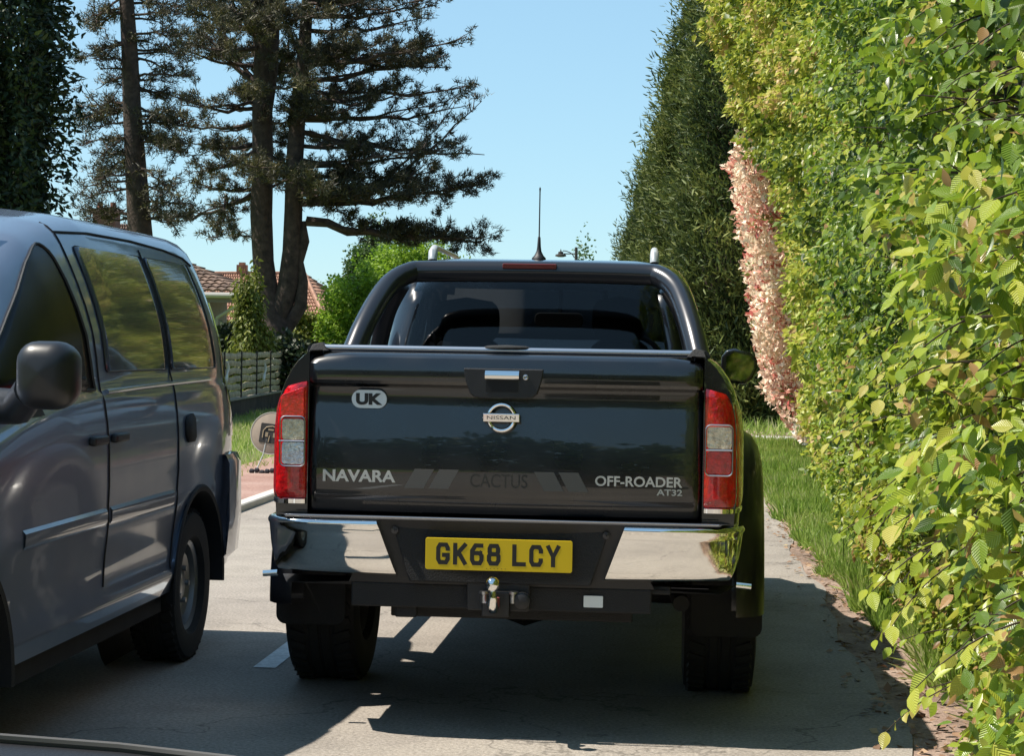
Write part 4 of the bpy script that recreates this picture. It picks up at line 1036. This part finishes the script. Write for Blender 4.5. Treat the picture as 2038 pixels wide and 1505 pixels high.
D = 38.0
pine2 = thing('pine_tree', 'slender pine with one bare straight trunk above the van roof', 'pine tree', (Q(283, 700).x, Q(283, 700).y, 0))
tk = MB(); tk.tube([(Q(292, 700).x, Q(292, 700).y, -.1), Q(286, 560), Q(278, 450), Q(270, 330), Q(263, 220), Q(258, 100), Q(252, 0), Q(248, -150)], [.34, .28, .25, .22, .19, .17, .15, .06], 12)
tk.build('trunk', M['bark'], pine2)
bk = MB(); tp, td, tt = [], [], []
def Q(px, py, dy=0): return P(px, py, 38.0+dy)
for k in range(74):
    y0 = rnd.uniform(-120, 440); sx = rnd.choice((-1, 1)); L_ = rnd.uniform(50, 118)
    xt = 252+(y0/450)*28
    limb(bk, tp, td, tt, Q(xt, y0), Q(xt+sx*L_, y0+rnd.uniform(-10, 55), rnd.uniform(-1.1, 1.1)), .035, rnd, sub=11, tuftd=.62, sag=-.05, tint=.42, start=.2)
bk.build('branches', M['bark'], pine2)
foliage('crown', [tufts(tp, td, 10, .10, tt)], G['pine'], pine2)

# ================================================================ BROADLEAF TREES AND SHRUBS
def bushy(name, cat, label, px, d, w, z0, top, mat, n, leaf=.12, seed=0, group=None, trunk=True, lump=.2, depth=None, droop=0, squash=1.0, hollow=.55, tmpl=T_SMALL, shape=None):
    p = P(px, 700, d); x0, y0 = p.x, p.y; dd = depth or w
    t = thing(name, label, cat, (x0, y0, 0), group)
    r_ = np.random.default_rng(seed+50); v = unit(r_.normal(size=(n, 3))); rad = hollow+(1-hollow)*r_.random(n)**.6
    if shape is None: prof = np.ones(n)
    else: prof = np.interp(v[:, 2], [s_[0] for s_ in shape], [s_[1] for s_ in shape])
    q = v*2.2+seed*3.7
    k = 1+lump*pn(q, 2.0, seed+1)+lump*.5*pn(q, 4.6, seed+2)+.06*pn(q, 11, seed+3)
    h = (top-z0)/2
    c = np.stack([x0+v[:, 0]*w*k*rad*prof, y0+v[:, 1]*dd*k*rad*prof, z0+h+v[:, 2]*h*k*rad*squash], 1)
    c += r_.normal(size=(n, 3))*.05
    ax = unit(v*.6+r_.normal(size=(n, 3))*.6+np.array([0, 0, -droop])); nm = unit(v*.4+r_.normal(size=(n, 3))*.6+np.array([0, 0, .6]))
    tint = .5+.22*pn(q, 5, seed+4)+r_.normal(size=n)*.2
    foliage('crown' if trunk else 'leaves', [cloud(tmpl, c, ax, nm, leaf*(.7+.6*r_.random(n)), tint, 1.15)], mat, t)
    b = MB(); b.tube([(x0, y0, -.1), (x0+.05, y0, z0*.5+.3), (x0, y0, z0+h), (x0, y0, z0+h*1.6)], [w*.07+.03, w*.05+.02, w*.035+.015, .01], 8)
    for k2 in range(12):
        u = unit(r_.normal(size=(1, 3)))[0]; zc = z0+h*.8
        b.tube([(x0, y0, zc-h*.3), (x0+u[0]*w*.4, y0+u[1]*dd*.4, zc+u[2]*h*.3), (x0+u[0]*w*.8, y0+u[1]*dd*.8, zc+abs(u[2])*h*.8)], [w*.025+.01, w*.015+.008, .005], 5)
    b.build('trunk' if trunk else 'stems', M['bark_grey'], t)
    return t
TG_ = 'trees and shrubs behind the fence'
bushy('evergreen_tree', 'evergreen tree', 'very dark dense evergreen tree at the left edge above the van', 12, 34, .98, .3, 12.5, G['dark'], 42000, .15, 1, None, lump=.34, depth=1.6, squash=1.05, hollow=.35, tmpl=T_SPRAY, shape=[(-1, .9), (0, 1), (1, 1)])
bushy('broadleaf_tree', 'tree', 'grey green tree with pointed top, rearmost of the green trees left of the pickup cab', 738, 62, 1.0, .2, 5.1, G['mid'], 26000, .10, 4, TG_, lump=.26)
bushy('broadleaf_tree', 'tree', 'bright lime green tree just left of the pickup cab', 835, 50, 1.55, .0, 4.1, G['lime'], 52000, .08, 5, TG_, lump=.22)
bushy('broadleaf_tree', 'tree', 'low lime green tree to the right of the orange roof', 735, 47, 1.2, .0, 3.1, G['lime'], 38000, .08, 6, TG_, lump=.22)
bushy('broadleaf_tree', 'tree', 'mid green round tree on the skyline right of the orange roof', 685, 66, .95, .0, 3.7, G['mid'], 15000, .11, 7, TG_, lump=.22)
bushy('weeping_shrub', 'shrub', 'yellow green weeping shrub left of the forked pine trunk', 497, 40.5, .36, .15, 2.9, G['olive'], 9000, .12, 8, TG_, trunk=False, lump=.5, droop=1.3, hollow=.15, tmpl=T_SPRAY, shape=[(-1, 1.2), (0, 1), (.6, .75), (1, 1)])
bushy('weeping_shrub', 'shrub', 'drooping olive shrub right of the forked pine trunk', 612, 46.5, .45, .1, 2.2, G['olive'], 12000, .08, 9, TG_, trunk=False, lump=.25, droop=1.0)
bushy('shrub', 'shrub', 'dark low shrub behind the fence below the gutter', 452, 45, .8, 0, 1.75, G['dark'], 7000, .12, 10, TG_, trunk=False)
bushy('shrub', 'shrub', 'dark low shrub in front of the forked pine trunk base', 560, 42.5, 1.0, 0, 1.5, G['dark'], 8000, .12, 12, TG_, trunk=False)
bushy('distant_tree', 'tree', 'thin pale tree far off beside the distant street lamp', 1158, 95, .55, 1.5, 7.2, G['mid'], 1100, .16, 13, None, lump=.4, hollow=.1)
# woodland far ahead and behind the viewer, one mass
N = 90000
th = rng.random(N)*2*math.pi; rr_ = 150+rng.random(N)*14; z = rng.random(N)
q = np.stack([rr_*np.cos(th), rr_*np.sin(th), z*0], 1); hh = 5.0+1.6*pn(q, .09, 31)+.7*pn(q, .4, 32)
c = np.stack([q[:, 0], q[:, 1], z**.8*hh], 1)
tag(foliage('woodland', [cloud(T_SMALL, c, rdir(N, (0, 0, .2)), rdir(N), .9+.8*rng.random(N), .45+.3*pn(q, .3, 33)+rng.normal(size=N)*.15, 1.3)], G['mid']), kind='stuff')

N = 60000   # unseen trees behind the viewer, added to darken the tailgate's reflection
th = math.pi*(1+rng.random(N)); rr_ = 48+rng.random(N)*8
q = np.stack([rr_*np.cos(th), rr_*np.sin(th), np.zeros(N)], 1); hh = 9.0+2.2*pn(q, .16, 35)+1.2*pn(q, .7, 36); zq = rng.random(N)
c = np.stack([q[:, 0], q[:, 1], zq**.85*hh], 1)
tag(foliage('woodland', [cloud(T_SMALL, c, rdir(N, (0, 0, .2)), rdir(N), .4+.5*rng.random(N), .45+.3*pn(q, .6, 33)+rng.normal(size=N)*.15, 1.2)], G['mid']), kind='stuff')

# ================================================================ GRASS
def grass(name, n, fx, y0, y1, h0, h1, zb, pw=1.0, tshift=0, lean=(0, 0, 1.1)):
    y = y0+(y1-y0)*rng.random(n)**pw; t = rng.random(n); x = fx(y, t)
    c = np.stack([x, y, np.full(n, zb)], 1); q = c.copy()
    s = (h0+(h1-h0)*rng.random(n))*(1+.35*pn(q, 2.5, 41))
    return cloud(T_BLADE, c, rdir(n, lean, .42), rdir(n, (-.3, -1, .1), .7), s, .5+.2*pn(q, 1.5, 42)+rng.normal(size=n)*.22+tshift, .9)
edge = lambda y: np.interp(y, [1, 3, 5, 9, 13, 25, 60], [1.84, 1.72, 1.64, 1.56, 1.53, 1.50, 1.49])+.05*np.sin(y*3.1)+.04*np.sin(y*7.7)
g1 = grass('g', 52000, lambda y, t: edge(y)+t**.9*np.interp(y, [1, 4, 12, 26], [.2, .4, .75, 1.6]), .6, 24, .05, .16, -.01, 1.15)
g2 = grass('g', 14000, lambda y, t: 1.5+t*3.5+np.vectorize(road_c)(y), 26, 60, .1, .3, -.02)
tag(foliage('verge_grass', [g1, g2], G['grass']), kind='stuff')
g3 = grass('g', 46000, lambda y, t: -4.2-t*4.6-.05*(y-20), 11, 34, .05, .16, -.02, 1.0, .28)
tag(foliage('lawn_grass', [g3], G['grass']), kind='stuff')
# litter of dead leaves and clippings along the road edge
n = 1500; y = -2.2+17*rng.random(n)**1.5; x = np.interp(y, [-2, 1, 5, 15], [1.62, 1.66, 1.66, 1.52])+rng.normal(size=n)*.13
k = x > 1.35
c = np.stack([x, y, .004+.012*rng.random(n)], 1)[k]; n = len(c)
tag(foliage('leaf_litter', [cloud(T_SMALL, c, rdir(n, (0, 0, .0), 1)*np.array([1, 1, .25]), rdir(n, (0, 0, 2.2), .5), .02+.035*rng.random(n), rng.random(n)*.8, 1)], G['litter']), kind='stuff')
n = 900; y = -1.6+1.5*rng.random(n); x = 1.62+.35*rng.random(n); c = np.stack([x, y, .01+.05*rng.random(n)], 1)
tag(foliage('clippings', [cloud(T_SMALL, c, rdir(n, (0, 0, .2), 1)*np.array([1, 1, .4]), rdir(n, (0, 0, 1.5), .5), .03+.03*rng.random(n), .8+.2*rng.random(n), 1)], G['litter']), kind='stuff')
# white flower head in the verge
p = P(1680, 1052, 12.9)
fl = thing('flower', 'single small white flower head in the grass verge', 'flower', (p.x, p.y, 0))
MB().tube([(p.x, p.y+.05, 0), (p.x, p.y, p.z)], .004, 5).build('stem', G['grass'], fl)
n = 60; c = np.repeat(np.array([[p.x, p.y, p.z]]), n, 0)
foliage('petals', [cloud(T_SMALL, c, rdir(n), rdir(n), .02, np.ones(n), .8)], leafmat('petal', [(0, (.8, .8, .78)), (1, (.85, .85, .82))], .3), fl)

# ================================================================ FENCE
m_board = prin('fence_board', (.38, .32, .21), .85, noise=.45, nscale=7, bump=.4, bscale=40)
m_dark = prin('fence_post', (.035, .03, .025), .8)
m_wall = prin('retaining_wall', (.05, .033, .026), .95, noise=.6, nscale=3, bump=.6, bscale=12)
fx = lambda y: -7.5-.078*(y-27)
fence = thing('board_fence', 'low fence of wide wavy grey boards on a dark retaining wall', 'fence', (fx(30), 30, 0))
b = MB(); b.grid([[(fx(y)+x, y, z) for x, z in ((.06, -.1), (.06, .36), (-.12, .36), (-.12, -.1))] for y in np.linspace(12, 52, 30)]); b.build('retaining_wall', m_wall, fence, smooth=False)
b = MB(); b.grid([[(fx(y)+x, y, z) for x, z in ((.085, .36), (.085, .395), (-.14, .395), (-.14, .36), (.085, .36))] for y in np.linspace(12, 52, 30)]); b.build('coping', prin('coping', (.28, .25, .2), .9, noise=.3), fence, smooth=False)
ysf = np.arange(12, 52, .35)
for j in range(6):
    zc = .46+j*.145; rows = []
    for y in ysf:
        w = .012*math.sin(y*2.3+j*1.9)+.008*math.sin(y*5.1+j)
        rows.append([(fx(y)+.01+xo, y, zc+zo+w) for xo, zo in ((0.012, -.055), (.02, 0), (.004, .055), (-.01, .055), (-.01, -.055), (.012, -.055))])
    MB().grid(rows).build('board', m_board, fence, smooth=False)
for k in range(20):
    y = 12.4+k*2.05
    MB().box((fx(y)+.035, y, .82), (.03, .03, .9)).build('post', m_dark, fence, smooth=False, bevel=.006)
m_orn = prin('ornament_white', (.6, .6, .55), .5)
for (px, lab) in ((449, 'white curly ornament hung on the fence, nearest the van'), (524, 'white curly ornament hung on the fence, nearer the pickup')):
    # where the sight line meets the fence
    v = P(px, 742, 10)-CAM; s = None
    for tt_ in np.linspace(15, 60, 900):
        w = CAM+v*(tt_/v.y)
        if w.x <= fx(w.y)+.07: s = w; break
    pts = [(s.x+.03, s.y+.07*math.sin(u*5.5), s.z+.19-.38*u) for u in np.linspace(0, 1, 16)]
    o = MB().tube(pts, [.012+.02*abs(math.sin(u*6)) for u in np.linspace(0, 1, 16)], 8).build('fence_ornament', m_orn)
    tag(o, lab, 'ornament', 'white ornaments hung on the fence')

# ================================================================ HOUSES
def tilemat(name, c1, c2, sc_):
    m, n, p, L = newmat(name); p.inputs['Roughness'].default_value = .85
    tc = n.nodes.new('ShaderNodeTexCoord')
    w = n.nodes.new('ShaderNodeTexWave'); w.wave_type = 'BANDS'; w.bands_direction = 'Z'; w.wave_profile = 'SAW'; w.inputs['Scale'].default_value = sc_; w.inputs['Distortion'].default_value = .6
    w2 = n.nodes.new('ShaderNodeTexNoise'); w2.inputs['Scale'].default_value = 4; w2.inputs['Detail'].default_value = 8
    L.new(tc.outputs['Object'], w.inputs['Vector']); L.new(tc.outputs['Object'], w2.inputs['Vector'])
    r = n.nodes.new('ShaderNodeValToRGB'); r.color_ramp.elements[0].color = (*c1, 1); r.color_ramp.elements[1].color = (*c2, 1); r.color_ramp.elements[0].position = .35; r.color_ramp.elements[1].position = .65
    L.new(w2.outputs['Fac'], r.inputs['Fac']); L.new(r.outputs[0], p.inputs['Base Color'])
    b = n.nodes.new('ShaderNodeBump'); b.inputs['Strength'].default_value = 1; b.inputs['Distance'].default_value = .06
    L.new(w.outputs['Fac'], b.inputs['Height']); L.new(b.outputs[0], p.inputs['Normal']); return m
m_tile1 = tilemat('old_tiles', (.10, .065, .05), (.24, .16, .12), 2.2)
m_tile2 = tilemat('orange_tiles', (.28, .14, .09), (.42, .24, .16), 2.0)
m_render = prin('wall_render', (.22, .19, .16), .9, noise=.2, bump=.2)
def tiled_slope(b, A, B, C, Dd, nc, nr, th=.05):
    "rows of overlapping half-round tiles over the quad eave A-B, ridge D-C"
    A, B, C, Dd = map(Vector, (A, B, C, Dd)); up = ((B-A).cross(Dd-A)).normalized()
    if up.z < 0: up = -up
    for r in range(nr):
        v0, v1 = r/nr, (r+1.15)/nr; rows = []
        for v, h in ((v0, th*1.1), (min(v1, 1.0), th*.2)):
            row = []
            for k in range(nc*6+1):
                u = k/(nc*6); p = A.lerp(B, u).lerp(Dd.lerp(C, u), v); row.append(p+up*(h+th*abs(math.sin(math.pi*k/6))))
            rows.append(row)
        front = [q-up*th*1.3 for q in rows[0]]
        b.grid([front, rows[0], rows[1]])
house = thing('house', 'low house with brown tiled roof and pale gutter behind the fence', 'house', (P(380, 600, 50).x-3, 43, 0))
E1 = P(479, 586, 50); E0 = P(300, 596, 50); z_e = E1.z
hx1, hx0, hy = E1.x, E1.x-7, E1.y
b = MB(); b.box(((hx0+hx1)/2-.55, hy+1.8, z_e/2), (hx1-hx0-1.1, 2.6, z_e)); b.build('wall', m_render, house, smooth=False)
b = MB(); rz = P(380, 530, 53).z
A, B = (hx0, hy, z_e+.05), (hx1, hy, z_e+.05); C_, D_ = (hx1-1.9, hy+1.6, z_e+.85), (hx0, hy+1.6, z_e+.85)
tiled_slope(b, A, B, C_, D_, 28, 9); tiled_slope(b, B, (hx1, hy+3.2, z_e+.05), C_, C_, 24, 9)
b.add([A, B, (hx1, hy+3.2, z_e), (hx0, hy+3.2, z_e)], [(0, 1, 2, 3)]); b.build('roof', m_tile1, house, smooth=False)
m_gut = prin('gutter_grey', (.42, .40, .37), .5)
g_ = MB().tube([(hx0, hy-.06, z_e-.03), (hx1+.05, hy-.06, z_e-.03)], .075, 8).build('gutter', m_gut, house)
MB().box(((hx0+hx1)/2, hy+.02, z_e-.12), (hx1-hx0, .03, .2)).build('fascia', prin('fascia', (.2, .17, .15), .8), house, smooth=False)
pts = [P(478, 592, 50), P(476, 606, 50), P(462, 614, 50.15), P(432, 632, 50.6), P(430, 650, 50.6), P(430, 705, 50.6)]
MB().tube(pts, .045, 8).build('downpipe', prin('pipe', (.36, .36, .34), .5), g_)
MB().box((hx1-2.6, hy+.48, 1.3), (1.1, .06, 1.2)).build('window', dg_, house, smooth=False)
house2 = thing('house', 'house with orange tiled roof seen between and beside the forked pine trunks', 'house', (P(520, 600, 64).x, 60, 0))
a0 = P(395, 548, 66); a1 = P(606, 548, 66); e1 = P(648, 642, 60.5); ez = e1.z; e0 = P(395, 642, 60.5)
b = MB(); tiled_slope(b, e0, e1, a1, a0, 46, 14); 
back1 = Vector((e1.x, 2*a1.y-e1.y, ez)); back0 = Vector((e0.x, 2*a0.y-e0.y, ez))
tiled_slope(b, e1, back1, a1, a1, 20, 14); b.add([e0, e1, back1, back0], [(0, 1, 2, 3)]); b.add([a0, a1, back1, back0], [(0, 1, 2, 3)])
b.tube([a0+Vector((0, 0, .05)), a1+Vector((0, 0, .05))], .09, 8); b.tube([a1+Vector((0, 0, .05)), e1+Vector((0, 0, .08))], .08, 8); rf = b.build('roof', m_tile2, house2, smooth=False)
c_ = P(482, 540, 66); MB().box((c_.x, c_.y, c_.z-.05), (.34, .3, .55)).box((c_.x, c_.y, c_.z+.25), (.2, .2, .12)).build('chimney', m_tile2, rf, smooth=False)
b = MB(); b.box(((e0.x+e1.x)/2-.3, a0.y, ez/2), (e1.x-e0.x-1, 9.5, ez)); b.build('wall', m_render, house2, smooth=False)
house3 = thing('house', 'brown roof with a brick chimney glimpsed through the slender pine', 'house', (P(215, 600, 56).x, 49, 0))
c0 = P(212, 440, 56)
b = MB(); A = Vector((c0.x-3.5, 47, 3.3)); B = Vector((c0.x+1.6, 47, 3.6)); C_ = Vector((c0.x+.4, 50, P(300, 448, 57).z)); D_ = Vector((c0.x-1.5, 50, C_.z)); tiled_slope(b, A, B, C_, D_, 30, 12)
tiled_slope(b, B, Vector((B.x, 53, 3.6)), C_, C_, 20, 12)
rf = b.build('roof', m_tile1, house3, smooth=False)
cz = P(212, 424, 56)
ch = MB().box((cz.x, 49, cz.z-.6), (.7, .5, 1.3)).box((cz.x, 49, cz.z+.08), (.84, .6, .09)); 
for dx in (-.2, .2): ch.tube([(cz.x+dx, 49, cz.z+.1), (cz.x+dx, 49, cz.z+.32)], .09, 8)
ch.build('chimney', prin('chimney_brick', (.2, .09, .06), .9, noise=.4, nscale=12), rf, smooth=False)
MB().box((c0.x-1, 50, 1.65), (4.2, 5.4, 3.3)).build('wall', m_render, house3, smooth=False)

# far pale house and shrubs ahead, seen through the pickup's cab
p = P(1105, 660, 78)
hs4 = thing('house', 'pale house far ahead, seen only through the rear window of the pickup', 'house', (p.x, p.y, 0))
MB().box((p.x, p.y+2.5, 1.2), (3.0, 5, 2.4)).build('wall', prin('pale_wall', (.75, .66, .50), .9, noise=.15), hs4, smooth=False)
b = MB(); tiled_slope(b, (p.x-1.7, p.y-.2, 2.35), (p.x+1.7, p.y-.2, 2.35), (p.x+1.7, p.y+2.5, 3.7), (p.x-1.7, p.y+2.5, 3.7), 14, 9); b.build('roof', m_tile1, hs4, smooth=False)
for dx in (-.8, .5): MB().box((p.x+dx, p.y-.02, 1.3), (.6, .06, .9)).build('shutter', prin('shutter', (.4, .33, .22), .8), hs4, smooth=False)
bushy('broadleaf_tree', 'tree', 'green tree far ahead, seen through the left half of the rear window of the pickup', 1030, 74, 1.1, .2, 4.2, G['lime'], 9000, .13, 17, None, lump=.25)

# ================================================================ ROUND SIGN ON THE GRASS
p = P(541, 863, 20.2)
sign = thing('round_sign', 'round beige board with a dark square picture leaning on the grass', 'sign', (p.x, p.y, 0))
rot = Matrix.Rotation(R(6), 4, 'Y') @ Matrix.Rotation(R(-10), 4, 'X')
def place(o):
    o.data.transform(Matrix.Translation(p-Vector(wloc(sign))) @ rot); return o
b = MB(); b.lathe((0, 0, 0), [(-.012, .001), (-.012, .218), (-.008, .228), (.008, .228), (.012, .218), (.012, .001)], 48, 'Y')
me_o = b.build('board', prin('beige_board', (.36, .28, .22), .7, noise=.15), None); me_o.parent = sign; place(me_o)
b = MB(); b.lathe((0, 0, 0), [(-.014, .222), (-.014, .23), (.014, .23), (.014, .222)], 48, 'Y'); o = b.build('rim', prin('board_rim', (.6, .55, .48), .6), None); o.parent = sign; place(o)
b = MB(); b.prism(rrect(-.125, .1, -.11, .10, .012), -.017, -.0125); o = b.build('picture', prin('dark_picture', (.03, .025, .022), .6), None, smooth=False); o.parent = sign; place(o); pic = o
b = MB()
pl_ = [(-.09, -.06), (-.09, .02), (-.06, .06), (0, .075), (.05, .06), (.075, .02), (.075, -.06)]
b.tube([(x, -.019, z) for x, z in pl_], .006, 6)
for x in (-.05, .035): b.box((x, -.019, -.02), (.03, .004, .05))
b.box((-.01, -.019, .035), (.06, .004, .018)); b.tube([(-.02, -.019, -.1), (-.015, -.019, -.03)], .006, 6)
o = b.build('picture_lines', prin('picture_ochre', (.32, .24, .15), .6), None); o.parent = pic; place(o)
q0 = P(524, 905, 20.15); q1 = P(503, 952, 20.0)
MB().tube([p+Vector((-.05, -.02, -.05)), q0, q1], .0075, 6).build('wire_stay', prin('wire_grey', (.5, .5, .48), .4, .5), sign)
pb = P(523, 962, 20.0)
b = MB(); r4 = random.Random(5)
for k in range(5):
    x = pb.x-.12+k*.055; b.lathe((x, pb.y, .07+.012*math.sin(k*2.1)), [(-.03, .008), (-.015, .028), (.015, .026), (.03, .006)], 9, 'X')
o = b.build('sandbag', prin('dark_cloth', (.03, .028, .035), .9)); tag(o, 'small dark crumpled weight on the red pavement below the round sign', 'sandbag')

# ================================================================ DISTANT STREET LAMP
p0 = P(1147, 492, 92); x, y, zt = p0.x, p0.y, p0.z
lampo = thing('street_lamp', 'far street lamp with curved bracket above the pickup roof', 'street lamp', (x, y, 0))
MB().tube([(x, y, 0), (x, y, zt)], [.11, .07], 8).build('pole', m_dark, lampo)
a1, a2 = P(1122, 505, 92), P(1115, 499, 92)
MB().tube([(x, y, P(1147, 505, 92).z), a1], .03, 6).tube(arc([P(1143, 513, 92), P(1138, 505, 92), P(1128, 500, 92), P(1120, 499, 92)]), .025, 6).build('bracket', m_dark, lampo)
q = P(1116, 507, 92)
MB().lathe((q.x, q.y, q.z-.02), [(.3, .01), (.18, .04), (.16, .12), (.06, .13), (.03, .25), (-.05, .27), (-.09, .12), (-.09, .01)], 14, 'Z').build('lamp_head', m_dark, lampo)

# ================================================================ THE CAR THE PHOTO WAS TAKEN FROM
car = thing('car', 'dark bonnet edge of the following car in the bottom left corner of the view', 'car', (-.05, -5.9, 0))
lip = [P(-420, 1455, 1.62), P(-200, 1452, 1.70), P(0, 1463, 1.78), P(250, 1482, 1.84), P(480, 1508, 1.88)]
lip = [Vector(v) for v in lip]
ez_ = lip[-1].z
for xx in (.35, .60, .80): lip.append(Vector((xx, lip[4].y-.02-.25*(xx/.8)**2, ez_-.015-.03*xx)))
print([tuple(round(c, 3) for c in v) for v in lip])
rows = []
for dy, dz in ((-1.3, -.02), (-1.0, -.02), (-.7, -.012), (-.4, -.006), (-.15, -.002), (-.05, 0), (0, 0), (.02, -.006), (.03, -.02), (.034, -.05), (.036, -.11)):
    rows.append([v+Vector((0, dy, dz)) for v in lip])
MB().grid(rows).build('bonnet', M['plastic'], car, sharp=50)
MB().tube([v+Vector((0, -.03, .003)) for v in lip], .005, 8).build('bonnet_highlight', M['decal'], car)  # paler tube standing in for the highlight along the bonnet lip
xa, xb = lip[0].x, lip[-1].x
b = MB(); rows = []
for z, dy in ((.90, .03), (.85, .07), (.6, .12), (.4, .12), (.25, .05), (.2, -.2)): rows.append([(v.x, v.y+dy, z) for v in lip])
b.grid(rows)
for xs_, vv in ((xa, lip[0]), (xb, lip[-1])): b.grid([[(xs_, vv.y+.03-t*1.3, z) for t in np.linspace(0, 1, 4)] for z in (.22, .5, vv.z-.1)])
b.build('front_bumper', M['black_paint'], car)
b = MB(); b.box(((xa+xb)/2, lip[3].y+.10, .72), (.9, .05, .14)); b.build('grille', M['plastic'], car, smooth=False, bevel=.01)
for xx in (xa+.25, xb-.2): MB().box((xx, min(v.y for v in lip)+.13, .74), (.26, .08, .12)).build('headlight', M['clear_lens'], car, bevel=.02)
for s_, xx in ((-1, xa+.0), (1, xb-.0)): wheel(car, xx, -6.3, .32, .32, .2, s_, .2, M['alloy'], spokes=6)
